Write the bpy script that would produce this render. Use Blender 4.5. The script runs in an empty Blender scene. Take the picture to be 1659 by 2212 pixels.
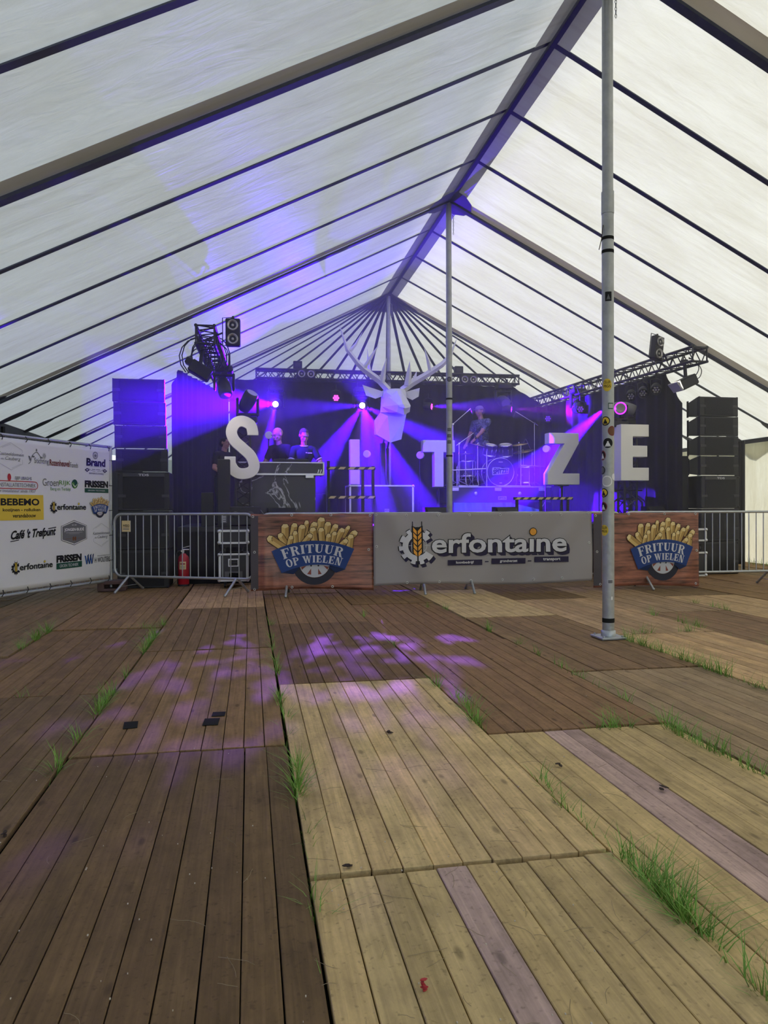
import bpy, bmesh, math, random
from mathutils import Vector, Matrix, Euler
random.seed(7)
SC = bpy.context.scene
COL = SC.collection
R = math.radians

# ------------------------------------------------------------------ camera
cam_d = bpy.data.cameras.new('camera')
cam_d.sensor_fit = 'HORIZONTAL'
cam_d.sensor_width = 36.0
cam_d.lens = 36.0 * 1600.0 / 1659.0
cam_d.clip_end = 400
cam = bpy.data.objects.new('camera', cam_d)
COL.objects.link(cam)
_yaw, _pit, _rol = math.atan(291 / 1600.0), R(-0.36), R(0.2)
_F = Vector((math.sin(_yaw) * math.cos(_pit), math.cos(_yaw) * math.cos(_pit), math.sin(_pit)))
_R0 = Vector((math.cos(_yaw), -math.sin(_yaw), 0)); _U0 = _R0.cross(_F)
_Rv = _R0 * math.cos(_rol) - _U0 * math.sin(_rol); _Uv = _R0 * math.sin(_rol) + _U0 * math.cos(_rol)
cam.matrix_world = Matrix(((_Rv.x, _Uv.x, -_F.x, 0), (_Rv.y, _Uv.y, -_F.y, 0), (_Rv.z, _Uv.z, -_F.z, 1.2), (0, 0, 0, 1)))
SC.camera = cam

# ------------------------------------------------------------------ sky, sun, exposure
SC.view_settings.view_transform = 'Standard'
SC.view_settings.look = 'None'
SC.view_settings.gamma = 1.0
SC.view_settings.use_curve_mapping = False
SC.view_settings.exposure = -0.30
cy = SC.cycles
cy.use_adaptive_sampling = True; cy.adaptive_threshold = 0.05
cy.max_bounces = 4; cy.diffuse_bounces = 3; cy.glossy_bounces = 2; cy.transmission_bounces = 4
cy.volume_bounces = 1; cy.transparent_max_bounces = 8
cy.sample_clamp_indirect = 6.0
cy.caustics_reflective = False; cy.caustics_refractive = False
world = bpy.data.worlds.new('world'); SC.world = world
world.use_nodes = True
_nt = world.node_tree
_sky = _nt.nodes.new('ShaderNodeTexSky')
_sky.sky_type = 'NISHITA'; _sky.sun_disc = False
_sky.sun_elevation = R(50); _sky.sun_rotation = R(120); _sky.air_density = 1.0; _sky.dust_density = 1.6
_nt.links.new(_sky.outputs[0], _nt.nodes['Background'].inputs[0])
_nt.nodes['Background'].inputs[1].default_value = 0.40
SUN_DIR = Vector((0.74, -0.34, 0.62)).normalized()
sd = bpy.data.lights.new('sun', 'SUN'); sd.energy = 5.7; sd.angle = R(0.6); sd.color = (1.0, 0.945, 0.84)
sun = bpy.data.objects.new('sun', sd); COL.objects.link(sun)
sun.rotation_euler = SUN_DIR.to_track_quat('Z', 'Y').to_euler()
BEAM = (0.07, 0.0, 1.0)
BEAM_POWER = 105.0
HAZE = 0.017

# ------------------------------------------------------------------ materials
MATS = {}
def nodes_of(m):
    m.use_nodes = True
    return m.node_tree, m.node_tree.nodes, m.node_tree.links
def mat(name, col, rough=0.6, metal=0.0, var=0.12, scale=6.0, bump=0.0, emit=0.0, spec=None, bscale=None):
    if name in MATS: return MATS[name]
    m = bpy.data.materials.new(name); nt, N, L = nodes_of(m)
    b = N['Principled BSDF']
    tc = N.new('ShaderNodeTexCoord'); nz = N.new('ShaderNodeTexNoise')
    nz.inputs['Scale'].default_value = scale; nz.inputs['Detail'].default_value = 4
    L.new(tc.outputs['Object'], nz.inputs['Vector'])
    r = N.new('ShaderNodeMixRGB'); r.blend_type = 'MIX'
    r.inputs[1].default_value = (*[c * (1 - var) for c in col], 1); r.inputs[2].default_value = (*[min(1, c * (1 + var)) for c in col], 1)
    L.new(nz.outputs[0], r.inputs[0]); L.new(r.outputs[0], b.inputs['Base Color'])
    b.inputs['Roughness'].default_value = rough; b.inputs['Metallic'].default_value = metal
    if spec is not None: b.inputs['Specular IOR Level'].default_value = spec
    if bump:
        bp = N.new('ShaderNodeBump'); bp.inputs['Strength'].default_value = bump; bp.inputs['Distance'].default_value = 0.02
        n2 = N.new('ShaderNodeTexNoise'); n2.inputs['Scale'].default_value = bscale or scale * 3; n2.inputs['Detail'].default_value = 6
        L.new(tc.outputs['Object'], n2.inputs['Vector']); L.new(n2.outputs[0], bp.inputs['Height']); L.new(bp.outputs[0], b.inputs['Normal'])
    if emit:
        b.inputs['Emission Color'].default_value = (*col, 1); b.inputs['Emission Strength'].default_value = emit
    MATS[name] = m
    return m

def fabric_mat(name, col, trans, stain=0.35, mixf=0.5, bump=0.25):
    m = bpy.data.materials.new(name); nt, N, L = nodes_of(m)
    N.remove(N['Principled BSDF']); out = N['Material Output']
    tc = N.new('ShaderNodeTexCoord'); mp = N.new('ShaderNodeMapping'); mp.inputs['Scale'].default_value = (0.5, 1.6, 0.5)
    L.new(tc.outputs['Object'], mp.inputs[0])
    n1 = N.new('ShaderNodeTexNoise'); n1.inputs['Scale'].default_value = 1.3; n1.inputs['Detail'].default_value = 9; n1.inputs['Roughness'].default_value = 0.72
    L.new(mp.outputs[0], n1.inputs['Vector'])
    rp = N.new('ShaderNodeValToRGB'); rp.color_ramp.elements[0].position = 0.38; rp.color_ramp.elements[1].position = 0.62
    L.new(n1.outputs[0], rp.inputs[0])
    mx = N.new('ShaderNodeMixRGB'); mx.inputs[1].default_value = (*[c * (1 - stain * k) for c, k in zip(col, (0.75, 0.85, 1.1))], 1); mx.inputs[2].default_value = (*col, 1)
    L.new(rp.outputs[0], mx.inputs[0])
    # streaks running down the slope
    mp2 = N.new('ShaderNodeMapping'); mp2.inputs['Scale'].default_value = (0.15, 9, 0.15); L.new(tc.outputs['Object'], mp2.inputs[0])
    n3 = N.new('ShaderNodeTexNoise'); n3.inputs['Scale'].default_value = 1.0; n3.inputs['Detail'].default_value = 5; L.new(mp2.outputs[0], n3.inputs['Vector'])
    rp3 = N.new('ShaderNodeValToRGB'); rp3.color_ramp.elements[0].position = 0.30; rp3.color_ramp.elements[1].position = 0.5
    rp3.color_ramp.elements[0].color = (0.93, 0.92, 0.90, 1); rp3.color_ramp.elements[1].color = (1, 1, 1, 1); L.new(n3.outputs[0], rp3.inputs[0])
    mu = N.new('ShaderNodeMixRGB'); mu.blend_type = 'MULTIPLY'; mu.inputs[0].default_value = 1; L.new(mx.outputs[0], mu.inputs[1]); L.new(rp3.outputs[0], mu.inputs[2])
    d = N.new('ShaderNodeBsdfDiffuse'); t = N.new('ShaderNodeBsdfTranslucent'); g = N.new('ShaderNodeBsdfGlossy'); g.inputs['Roughness'].default_value = 0.35
    L.new(mu.outputs[0], d.inputs[0])
    mt = N.new('ShaderNodeMixRGB'); mt.blend_type = 'MULTIPLY'; mt.inputs[0].default_value = 1; mt.inputs[2].default_value = (*trans, 1)
    L.new(mu.outputs[0], mt.inputs[1]); L.new(mt.outputs[0], t.inputs[0])
    bp = N.new('ShaderNodeBump'); bp.inputs['Strength'].default_value = bump; bp.inputs['Distance'].default_value = 0.05
    nb = N.new('ShaderNodeTexNoise'); nb.inputs['Scale'].default_value = 3.5; nb.inputs['Detail'].default_value = 8; nb.inputs['Distortion'].default_value = 1.5
    L.new(mp.outputs[0], nb.inputs['Vector']); L.new(nb.outputs[0], bp.inputs['Height'])
    for s in (d, t, g): L.new(bp.outputs[0], s.inputs['Normal'])
    m1 = N.new('ShaderNodeMixShader'); m1.inputs[0].default_value = mixf; L.new(d.outputs[0], m1.inputs[1]); L.new(t.outputs[0], m1.inputs[2])
    m2 = N.new('ShaderNodeMixShader'); m2.inputs[0].default_value = 0.03; L.new(m1.outputs[0], m2.inputs[1]); L.new(g.outputs[0], m2.inputs[2])
    L.new(m2.outputs[0], out.inputs[0])
    return m

def plank_mat():
    m = bpy.data.materials.new('weathered_plank'); nt, N, L = nodes_of(m); b = N['Principled BSDF']
    tc = N.new('ShaderNodeTexCoord'); oi = N.new('ShaderNodeObjectInfo')
    mul = N.new('ShaderNodeMath'); mul.operation = 'MULTIPLY'; mul.inputs[1].default_value = 91.0; L.new(oi.outputs['Random'], mul.inputs[0])
    ad = N.new('ShaderNodeVectorMath'); ad.operation = 'ADD'; L.new(tc.outputs['Object'], ad.inputs[0]); L.new(mul.outputs[0], ad.inputs[1])
    mp = N.new('ShaderNodeMapping'); mp.inputs['Scale'].default_value = (60, 2.2, 60); L.new(ad.outputs[0], mp.inputs[0])
    g = N.new('ShaderNodeTexNoise'); g.inputs['Scale'].default_value = 1; g.inputs['Detail'].default_value = 6; g.inputs['Distortion'].default_value = 0.6; L.new(mp.outputs[0], g.inputs['Vector'])
    mp2 = N.new('ShaderNodeMapping'); mp2.inputs['Scale'].default_value = (7, 4, 7); L.new(ad.outputs[0], mp2.inputs[0])
    n2 = N.new('ShaderNodeTexNoise'); n2.inputs['Scale'].default_value = 1; n2.inputs['Detail'].default_value = 8; n2.inputs['Roughness'].default_value = 0.7; L.new(mp2.outputs[0], n2.inputs['Vector'])
    r1 = N.new('ShaderNodeMapRange'); r1.inputs[1].default_value = 0.3; r1.inputs[2].default_value = 0.7; r1.inputs[3].default_value = 0.80; r1.inputs[4].default_value = 1.14; L.new(g.outputs[0], r1.inputs[0])
    r2 = N.new('ShaderNodeMapRange'); r2.inputs[1].default_value = 0.3; r2.inputs[2].default_value = 0.7; r2.inputs[3].default_value = 0.72; r2.inputs[4].default_value = 1.22; L.new(n2.outputs[0], r2.inputs[0])
    # knots
    mp3 = N.new('ShaderNodeMapping'); mp3.inputs['Scale'].default_value = (9, 3.3, 9); L.new(ad.outputs[0], mp3.inputs[0])
    vo = N.new('ShaderNodeTexVoronoi'); vo.inputs['Scale'].default_value = 1.0; L.new(mp3.outputs[0], vo.inputs['Vector'])
    r3 = N.new('ShaderNodeMapRange'); r3.inputs[1].default_value = 0.06; r3.inputs[2].default_value = 0.14; r3.inputs[3].default_value = 0.55; r3.inputs[4].default_value = 1.0; L.new(vo.outputs['Distance'], r3.inputs[0])
    # fine dirt specks
    n4 = N.new('ShaderNodeTexNoise'); n4.inputs['Scale'].default_value = 55; n4.inputs['Detail'].default_value = 3; L.new(ad.outputs[0], n4.inputs['Vector'])
    r4 = N.new('ShaderNodeMapRange'); r4.inputs[1].default_value = 0.28; r4.inputs[2].default_value = 0.40; r4.inputs[3].default_value = 0.70; r4.inputs[4].default_value = 1.0; L.new(n4.outputs[0], r4.inputs[0])
    p = None
    for r in (r1, r2, r3, r4):
        if p is None: p = r.outputs[0]; continue
        q = N.new('ShaderNodeMath'); q.operation = 'MULTIPLY'; L.new(p, q.inputs[0]); L.new(r.outputs[0], q.inputs[1]); p = q.outputs[0]
    mx = N.new('ShaderNodeVectorMath'); mx.operation = 'SCALE'; L.new(oi.outputs['Color'], mx.inputs[0]); L.new(p, mx.inputs['Scale'])
    L.new(mx.outputs[0], b.inputs['Base Color'])
    b.inputs['Roughness'].default_value = 0.82; b.inputs['Specular IOR Level'].default_value = 0.25
    bp = N.new('ShaderNodeBump'); bp.inputs['Strength'].default_value = 0.35; bp.inputs['Distance'].default_value = 0.004; L.new(g.outputs[0], bp.inputs['Height']); L.new(bp.outputs[0], b.inputs['Normal'])
    return m

def marble_mat():
    m = bpy.data.materials.new('black_marble'); nt, N, L = nodes_of(m); b = N['Principled BSDF']
    tc = N.new('ShaderNodeTexCoord'); n = N.new('ShaderNodeTexNoise'); n.inputs['Scale'].default_value = 1.1; n.inputs['Detail'].default_value = 5; n.inputs['Distortion'].default_value = 0.9
    L.new(tc.outputs['Object'], n.inputs['Vector'])
    r = N.new('ShaderNodeValToRGB'); e = r.color_ramp.elements; e[0].position = 0.492; e[0].color = (0.012, 0.012, 0.016, 1); e[1].position = 0.508; e[1].color = (0.012, 0.012, 0.016, 1)
    k = e.new(0.5); k.color = (0.55, 0.55, 0.6, 1)
    L.new(n.outputs[0], r.inputs[0]); L.new(r.outputs[0], b.inputs['Base Color']); b.inputs['Roughness'].default_value = 0.3
    return m

def wood_print_mat():
    m = bpy.data.materials.new('printed_wood'); nt, N, L = nodes_of(m); b = N['Principled BSDF']
    tc = N.new('ShaderNodeTexCoord'); mp = N.new('ShaderNodeMapping'); mp.inputs['Scale'].default_value = (1.2, 1.2, 9); L.new(tc.outputs['Object'], mp.inputs[0])
    n = N.new('ShaderNodeTexNoise'); n.inputs['Scale'].default_value = 1.6; n.inputs['Detail'].default_value = 8; n.inputs['Roughness'].default_value = 0.65; L.new(mp.outputs[0], n.inputs['Vector'])
    r = N.new('ShaderNodeValToRGB'); e = r.color_ramp.elements; e[0].position = 0.3; e[0].color = (0.045, 0.016, 0.012, 1); e[1].position = 0.72; e[1].color = (0.50, 0.185, 0.115, 1)
    L.new(n.outputs[0], r.inputs[0])
    sx = N.new('ShaderNodeSeparateXYZ'); L.new(tc.outputs['Object'], sx.inputs[0])
    w = N.new('ShaderNodeMath'); w.operation = 'MODULO'; w.inputs[1].default_value = 0.135; L.new(sx.outputs['Z'], w.inputs[0])
    c = N.new('ShaderNodeMapRange'); c.inputs[1].default_value = 0.0; c.inputs[2].default_value = 0.012; c.inputs[3].default_value = 0.25; c.inputs[4].default_value = 1.0; L.new(w.outputs[0], c.inputs[0])
    s = N.new('ShaderNodeVectorMath'); s.operation = 'SCALE'; L.new(r.outputs[0], s.inputs[0]); L.new(c.outputs[0], s.inputs['Scale'])
    L.new(s.outputs[0], b.inputs['Base Color']); b.inputs['Roughness'].default_value = 0.33
    return m

def ground_mat():
    m = bpy.data.materials.new('trampled_ground'); nt, N, L = nodes_of(m); b = N['Principled BSDF']
    tc = N.new('ShaderNodeTexCoord'); n = N.new('ShaderNodeTexNoise'); n.inputs['Scale'].default_value = 2.5; n.inputs['Detail'].default_value = 8; L.new(tc.outputs['Object'], n.inputs['Vector'])
    r = N.new('ShaderNodeValToRGB'); e = r.color_ramp.elements; e[0].position = 0.35; e[0].color = (0.02, 0.016, 0.011, 1); e[1].position = 0.7; e[1].color = (0.035, 0.05, 0.018, 1)
    L.new(n.outputs[0], r.inputs[0]); L.new(r.outputs[0], b.inputs['Base Color']); b.inputs['Roughness'].default_value = 0.95
    return m

def camo_mat():
    m = bpy.data.materials.new('patterned_shirt'); nt, N, L = nodes_of(m); b = N['Principled BSDF']
    tc = N.new('ShaderNodeTexCoord'); n = N.new('ShaderNodeTexNoise'); n.inputs['Scale'].default_value = 14; n.inputs['Detail'].default_value = 2; L.new(tc.outputs['Object'], n.inputs['Vector'])
    r = N.new('ShaderNodeValToRGB'); r.color_ramp.interpolation = 'CONSTANT'; e = r.color_ramp.elements; e[0].position = 0.0; e[0].color = (0.05, 0.06, 0.1, 1); e[1].position = 0.5; e[1].color = (0.2, 0.22, 0.3, 1)
    k = e.new(0.58); k.color = (0.1, 0.11, 0.17, 1)
    L.new(n.outputs[0], r.inputs[0]); L.new(r.outputs[0], b.inputs['Base Color']); b.inputs['Roughness'].default_value = 0.9
    return m

M_ROOF = fabric_mat('tent_fabric', (0.86, 0.87, 0.83), (0.80, 0.785, 0.69), stain=0.14)
M_WALL = fabric_mat('tent_wall_fabric', (0.84, 0.84, 0.76), (0.85, 0.84, 0.72), stain=0.2)
M_BAND = fabric_mat('tent_double_fabric', (0.60, 0.57, 0.53), (0.62, 0.58, 0.53), stain=0.1, mixf=0.5, bump=0.05)
M_STRAP = mat('webbing', (0.075, 0.085, 0.125), 0.7, var=0.2, scale=20)
M_PATCH = mat('reinforcement_patch', (0.085, 0.085, 0.12), 0.6)
M_PLANK = plank_mat(); M_GROUND = ground_mat()
M_BATTEN = mat('batten_wood', (0.05, 0.038, 0.028), 0.9)
M_GALV = mat('galvanized_steel', (0.46, 0.48, 0.50), 0.42, 0.75, var=0.18, scale=14, bump=0.15)
M_POLE = mat('tent_pole_steel', (0.40, 0.41, 0.41), 0.5, 0.55, var=0.28, scale=11, bump=0.25, bscale=22)
M_BLACK = mat('black_paint', (0.012, 0.012, 0.014), 0.55, var=0.2)
M_CAB = mat('speaker_black', (0.016, 0.016, 0.018), 0.6, var=0.2, bump=0.1)
M_GRILLE = mat('speaker_grille', (0.010, 0.010, 0.012), 0.75, var=0.3, scale=120, bump=0.4, bscale=260)
M_VELVET = mat('black_velvet', (0.011, 0.010, 0.013), 0.95, var=0.25, scale=3, bump=0.1)
M_TRUSS = mat('black_truss', (0.022, 0.022, 0.026), 0.45, 0.2)
M_WHITE = mat('white_lacquer', (0.80, 0.79, 0.76), 0.35, var=0.03)
M_DEER = mat('white_panel', (0.78, 0.78, 0.80), 0.55, var=0.03)
M_ALU = mat('aluminium', (0.72, 0.73, 0.75), 0.35, 0.6, var=0.06)
M_CHROME = mat('chrome', (0.75, 0.75, 0.78), 0.18, 0.9, var=0.05)
M_DARKGREY = mat('dark_plastic', (0.035, 0.035, 0.04), 0.5)
M_LENSGLASS = mat('lamp_reflector', (0.42, 0.40, 0.38), 0.25, 0.7, var=0.2)
M_LAMPON = mat('lit_lens', (0.9, 0.8, 1.0), emit=40)
M_PINK = mat('lit_pink_led', (1.0, 0.03, 0.55), emit=9)
M_PURPLE = mat('lit_purple_led', (0.30, 0.02, 1.0), emit=5)
M_PURPLED = mat('dim_purple_led', (0.25, 0.05, 0.8), emit=0.5)
M_RING = mat('lit_purple_ring', (0.45, 0.02, 1.0), emit=4)
M_WARMDISC = mat('white_lamp_face', (0.85, 0.84, 0.80), 0.4, var=0.05)
M_MARBLE = marble_mat(); M_WOODP = wood_print_mat()
M_TARP = mat('blue_tarpaulin', (0.12, 0.30, 0.50), 0.55, var=0.15, bump=0.5, bscale=5)
M_RED = mat('extinguisher_red', (0.50, 0.012, 0.03), 0.35)
M_BLOCK = mat('recycled_block', (0.11, 0.065, 0.06), 0.9, bump=0.3)
M_HOLEGREY = mat('block_hole', (0.06, 0.055, 0.055), 0.9)
M_VINYLW = mat('white_banner_vinyl', (0.74, 0.74, 0.76), 0.5, var=0.04, scale=2)
M_VINYLG = mat('grey_banner_vinyl', (0.31, 0.285, 0.285), 0.42, var=0.05, scale=2)
M_EYELET = mat('eyelet_metal', (0.62, 0.62, 0.62), 0.3, 0.6)
M_SKIN = mat('skin', (0.50, 0.27, 0.19), 0.5, var=0.06)
M_HAIR = mat('short_grey_hair', (0.09, 0.075, 0.065), 0.8, var=0.3, scale=60, bump=0.5, bscale=90)
M_HAIRD = mat('dark_hair', (0.02, 0.016, 0.014), 0.8, var=0.3, scale=60)
M_TEE = mat('black_tee', (0.012, 0.012, 0.014), 0.9, bump=0.2, bscale=12)
M_NAVY = mat('navy_tee', (0.018, 0.018, 0.035), 0.9, bump=0.2, bscale=12)
M_JEANS = mat('dark_jeans', (0.02, 0.024, 0.04), 0.9)
M_CAP = mat('grey_cap', (0.22, 0.20, 0.22), 0.85)
M_SHIRT = camo_mat()
M_EYEW = mat('eye_white', (0.7, 0.7, 0.68), 0.3); M_LIP = mat('lips', (0.33, 0.13, 0.11), 0.5)
M_TAPE = mat('black_tape', (0.02, 0.02, 0.02), 0.95, spec=.1)
M_HAZ = mat('hazard_yellow', (0.78, 0.62, 0.30), 0.5, var=0.1)
M_DRUM = mat('drum_shell', (0.03, 0.03, 0.05), 0.25)
M_HEAD = mat('drum_head', (0.55, 0.55, 0.58), 0.5)
M_BDHEAD = mat('bass_drum_head', (0.02, 0.02, 0.035), 0.4)
M_CYM = mat('cymbal_bronze', (0.55, 0.42, 0.2), 0.3, 0.8)
M_LEAF = mat('dry_leaf', (0.035, 0.02, 0.012), 0.9); M_PETAL = mat('red_petal', (0.42, 0.03, 0.03), 0.7)
M_GRASS = mat('grass_blade', (0.17, 0.33, 0.045), 0.6, var=0.45, scale=9)
M_ROPE = mat('rope', (0.5, 0.5, 0.48), 0.8)
# flat print colours
def ink(name, c): return mat('ink_' + name, c, 0.6, var=0.03, scale=2, spec=0.2)
I_BLK = ink('black', (0.012, 0.012, 0.013)); I_WHT = ink('white', (0.80, 0.80, 0.80)); I_GRY = ink('grey', (0.16, 0.16, 0.17)); I_LG = ink('light_grey', (0.50, 0.50, 0.52))
I_YEL = ink('yellow', (0.72, 0.52, 0.06)); I_GRN = ink('green', (0.10, 0.27, 0.04)); I_DGRN = ink('dark_green', (0.015, 0.075, 0.05)); I_RED = ink('red', (0.45, 0.04, 0.04)); I_MAR = ink('maroon', (0.20, 0.045, 0.045))
I_BLUE = ink('sign_blue', (0.022, 0.055, 0.21)); I_DBLUE = ink('dark_blue', (0.012, 0.025, 0.085)); I_FRY = ink('fries', (0.66, 0.46, 0.17)); I_FRY2 = ink('fries_shade', (0.45, 0.28, 0.09)); I_FRY3 = ink('fries_tip', (0.78, 0.62, 0.30))
I_OUT = ink('outline_brown', (0.05, 0.022, 0.012)); I_TYRE = ink('tyre', (0.035, 0.035, 0.05)); I_RIM = ink('rim_grey', (0.52, 0.53, 0.57)); I_ORG = ink('orange', (0.80, 0.36, 0.05)); I_PURB = ink('dark_violet', (0.025, 0.02, 0.055)); I_PALE = ink('pale_grey', (0.62, 0.62, 0.66)); I_WOOD = ink('wood_gap', (0.25, 0.07, 0.05)); I_BLU2 = ink('logo_blue', (0.03, 0.10, 0.38)); I_BRN = ink('brown', (0.18, 0.08, 0.04))

# ------------------------------------------------------------------ mesh builder
class MB:
    def __init__(s): s.v = []; s.f = []; s.mi = []; s.sm = []; s.M = Matrix.Identity(4)
    def add(s, vs, fs, m=0, smooth=False):
        o = len(s.v); s.v += [tuple(s.M @ Vector(p)) for p in vs]
        for f in fs: s.f.append([i + o for i in f]); s.mi.append(m); s.sm.append(smooth)
        return s
    def box(s, c, d, b=0.0, m=0, rot=None):
        hx, hy, hz = d[0] / 2, d[1] / 2, d[2] / 2
        T = Matrix.Translation(c) @ (rot.to_4x4() if rot else Matrix.Identity(4))
        if b <= 0:
            vs = [(x, y, z) for x in (-hx, hx) for y in (-hy, hy) for z in (-hz, hz)]
            fs = [(0, 1, 3, 2), (4, 6, 7, 5), (0, 4, 5, 1), (2, 3, 7, 6), (0, 2, 6, 4), (1, 5, 7, 3)]
        else:
            b = min(b, hx * .9, hy * .9, hz * .9); vs = []; ix = {}
            for sx in (-1, 1):
                for sy in (-1, 1):
                    for sz in (-1, 1):
                        for a in range(3):
                            p = [sx * hx, sy * hy, sz * hz]
                            for k in range(3):
                                if k != a: p[k] -= (sx, sy, sz)[k] * b
                            ix[(sx, sy, sz, a)] = len(vs); vs.append(tuple(p))
            fs = []
            for a in range(3):
                o = [k for k in range(3) if k != a]
                for sg in (-1, 1):
                    q = []
                    for u, w in ((-1, -1), (1, -1), (1, 1), (-1, 1)):
                        t = [0, 0, 0]; t[a] = sg; t[o[0]] = u; t[o[1]] = w; q.append(ix[(*t, a)])
                    fs.append(q)
                for u in (-1, 1):
                    for w in (-1, 1):
                        q = []
                        for sg in (-1, 1):
                            t = [0, 0, 0]; t[a] = sg; t[o[0]] = u; t[o[1]] = w
                            q += [ix[(*t, o[0])], ix[(*t, o[1])]]
                        fs.append([q[0], q[1], q[3], q[2]])
            for sx in (-1, 1):
                for sy in (-1, 1):
                    for sz in (-1, 1): fs.append([ix[(sx, sy, sz, a)] for a in range(3)])
        return s.add([tuple(T @ Vector(p)) for p in vs], fs, m)
    def tube(s, p, q, r, r1=None, n=8, m=0, caps=True):
        p, q = Vector(p), Vector(q); r1 = r if r1 is None else r1
        d = (q - p)
        if d.length < 1e-6: return s
        d.normalize(); a = d.orthogonal().normalized(); b = d.cross(a)
        vs = []
        for c, rr in ((p, r), (q, r1)):
            for i in range(n):
                t = 2 * math.pi * i / n; vs.append(tuple(c + (a * math.cos(t) + b * math.sin(t)) * rr))
        fs = [(i, (i + 1) % n, n + (i + 1) % n, n + i) for i in range(n)]
        s.add(vs, fs, m, n > 5)
        if caps: s.add(vs[:n], [list(range(n))[::-1]], m); s.add(vs[n:], [list(range(n))], m)
        return s
    def path(s, pts, r, n=8, m=0, closed=False):
        P = [Vector(p) for p in pts]; k = len(P)
        rr = r if isinstance(r, (list, tuple)) else [r] * k
        vs = []; up = None
        for i in range(k):
            if closed: t = P[(i + 1) % k] - P[i - 1]
            else: t = P[min(i + 1, k - 1)] - P[max(i - 1, 0)]
            t.normalize()
            if up is None: up = t.orthogonal().normalized()
            up = (up - t * up.dot(t))
            if up.length < 1e-5: up = t.orthogonal()
            up.normalize(); b = t.cross(up)
            for j in range(n):
                a = 2 * math.pi * j / n; vs.append(tuple(P[i] + (up * math.cos(a) + b * math.sin(a)) * rr[i]))
        fs = []
        for i in range(k if closed else k - 1):
            for j in range(n):
                a, b_ = i * n, ((i + 1) % k) * n
                fs.append((a + j, a + (j + 1) % n, b_ + (j + 1) % n, b_ + j))
        s.add(vs, fs, m, n > 4)
        if not closed: s.add(vs[:n], [list(range(n))[::-1]], m); s.add(vs[-n:], [list(range(n))], m)
        return s
    def lathe(s, prof, n=20, m=0, T=None, smooth=True):
        T = T or Matrix.Identity(4); vs = []; k = len(prof)
        for r, z in prof:
            for i in range(n):
                a = 2 * math.pi * i / n; vs.append(tuple(T @ Vector((r * math.cos(a), r * math.sin(a), z))))
        fs = [(j * n + i, j * n + (i + 1) % n, (j + 1) * n + (i + 1) % n, (j + 1) * n + i) for j in range(k - 1) for i in range(n)]
        s.add(vs, fs, m, smooth)
        if prof[0][0] > 1e-5: s.add(vs[:n], [list(range(n))[::-1]], m)
        if prof[-1][0] > 1e-5: s.add(vs[-n:], [list(range(n))], m)
        return s
    def prism(s, poly, y0, y1, m=0, T=None):
        """poly in (x,z), extruded along y"""
        T = T or Matrix.Identity(4); n = len(poly)
        vs = [tuple(T @ Vector((x, y0, z))) for x, z in poly] + [tuple(T @ Vector((x, y1, z))) for x, z in poly]
        fs = [list(range(n)), list(range(2 * n - 1, n - 1, -1))] + [(i, n + i, n + (i + 1) % n, (i + 1) % n) for i in range(n)]
        return s.add(vs, fs, m)
    def ell(s, c, r, nu=14, nv=9, m=0, T=None):
        T = T or Matrix.Identity(4); vs = []
        for j in range(nv + 1):
            ph = math.pi * j / nv
            for i in range(nu):
                t = 2 * math.pi * i / nu
                vs.append(tuple(Vector(c) + (T @ Vector((r[0] * math.sin(ph) * math.cos(t), r[1] * math.sin(ph) * math.sin(t), r[2] * math.cos(ph))))))
        fs = [(j * nu + i, (j + 1) * nu + i, (j + 1) * nu + (i + 1) % nu, j * nu + (i + 1) % nu) for j in range(nv) for i in range(nu)]
        return s.add(vs, fs, m, True)
    def build(s, name, mats, parent=None, loc=None, weld=False):
        me = bpy.data.meshes.new(name); me.from_pydata(s.v, [], s.f)
        for mm in (mats if isinstance(mats, (list, tuple)) else [mats]): me.materials.append(mm)
        me.polygons.foreach_set('material_index', s.mi); me.polygons.foreach_set('use_smooth', s.sm)
        bm = bmesh.new(); bm.from_mesh(me)
        if weld: bmesh.ops.remove_doubles(bm, verts=bm.verts, dist=1e-5)
        bmesh.ops.recalc_face_normals(bm, faces=bm.faces); bm.to_mesh(me); bm.free(); me.update()
        return link(name, me, parent, loc)
def link(name, me, parent=None, loc=None):
    o = bpy.data.objects.new(name, me); COL.objects.link(o)
    if parent is not None: o.parent = parent
    if loc is not None: o.location = loc
    return o
def tag(o, label=None, cat=None, group=None, kind=None):
    if label: o['label'] = label
    if cat: o['category'] = cat
    if group: o['group'] = group
    if kind: o['kind'] = kind
    return o
def thing(name, label, cat, loc=(0, 0, 0), rz=0.0, group=None, rot=None):
    o = bpy.data.objects.new(name, None); COL.objects.link(o); o.empty_display_size = 0.1
    o.location = loc; o.rotation_euler = rot if rot is not None else (0, 0, rz)
    return tag(o, label, cat, group)
KIDS = {}
def copy_tree(o, loc, label, rz=None, group=None):
    kids = {}
    for q in bpy.data.objects:
        if q.parent is not None: kids.setdefault(q.parent.name, []).append(q)
    def rec(a, par):
        c = a.copy(); COL.objects.link(c)
        if par is not None:
            c.parent = par
            c.matrix_parent_inverse = a.matrix_parent_inverse.copy()
        for ch in kids.get(a.name, []): rec(ch, c)
        return c
    c = rec(o, None); c.location = loc; c['label'] = label
    if rz is not None: c.rotation_euler = (0, 0, rz)
    if group: c['group'] = group
    return c
def frame(origin, x, z):
    """matrix with local x, z axes (y = z cross x)"""
    x = Vector(x).normalized(); z = Vector(z); z = (z - x * z.dot(x)).normalized(); y = z.cross(x)
    return Matrix(((x.x, y.x, z.x, origin[0]), (x.y, y.y, z.y, origin[1]), (x.z, y.z, z.z, origin[2]), (0, 0, 0, 1)))

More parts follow.
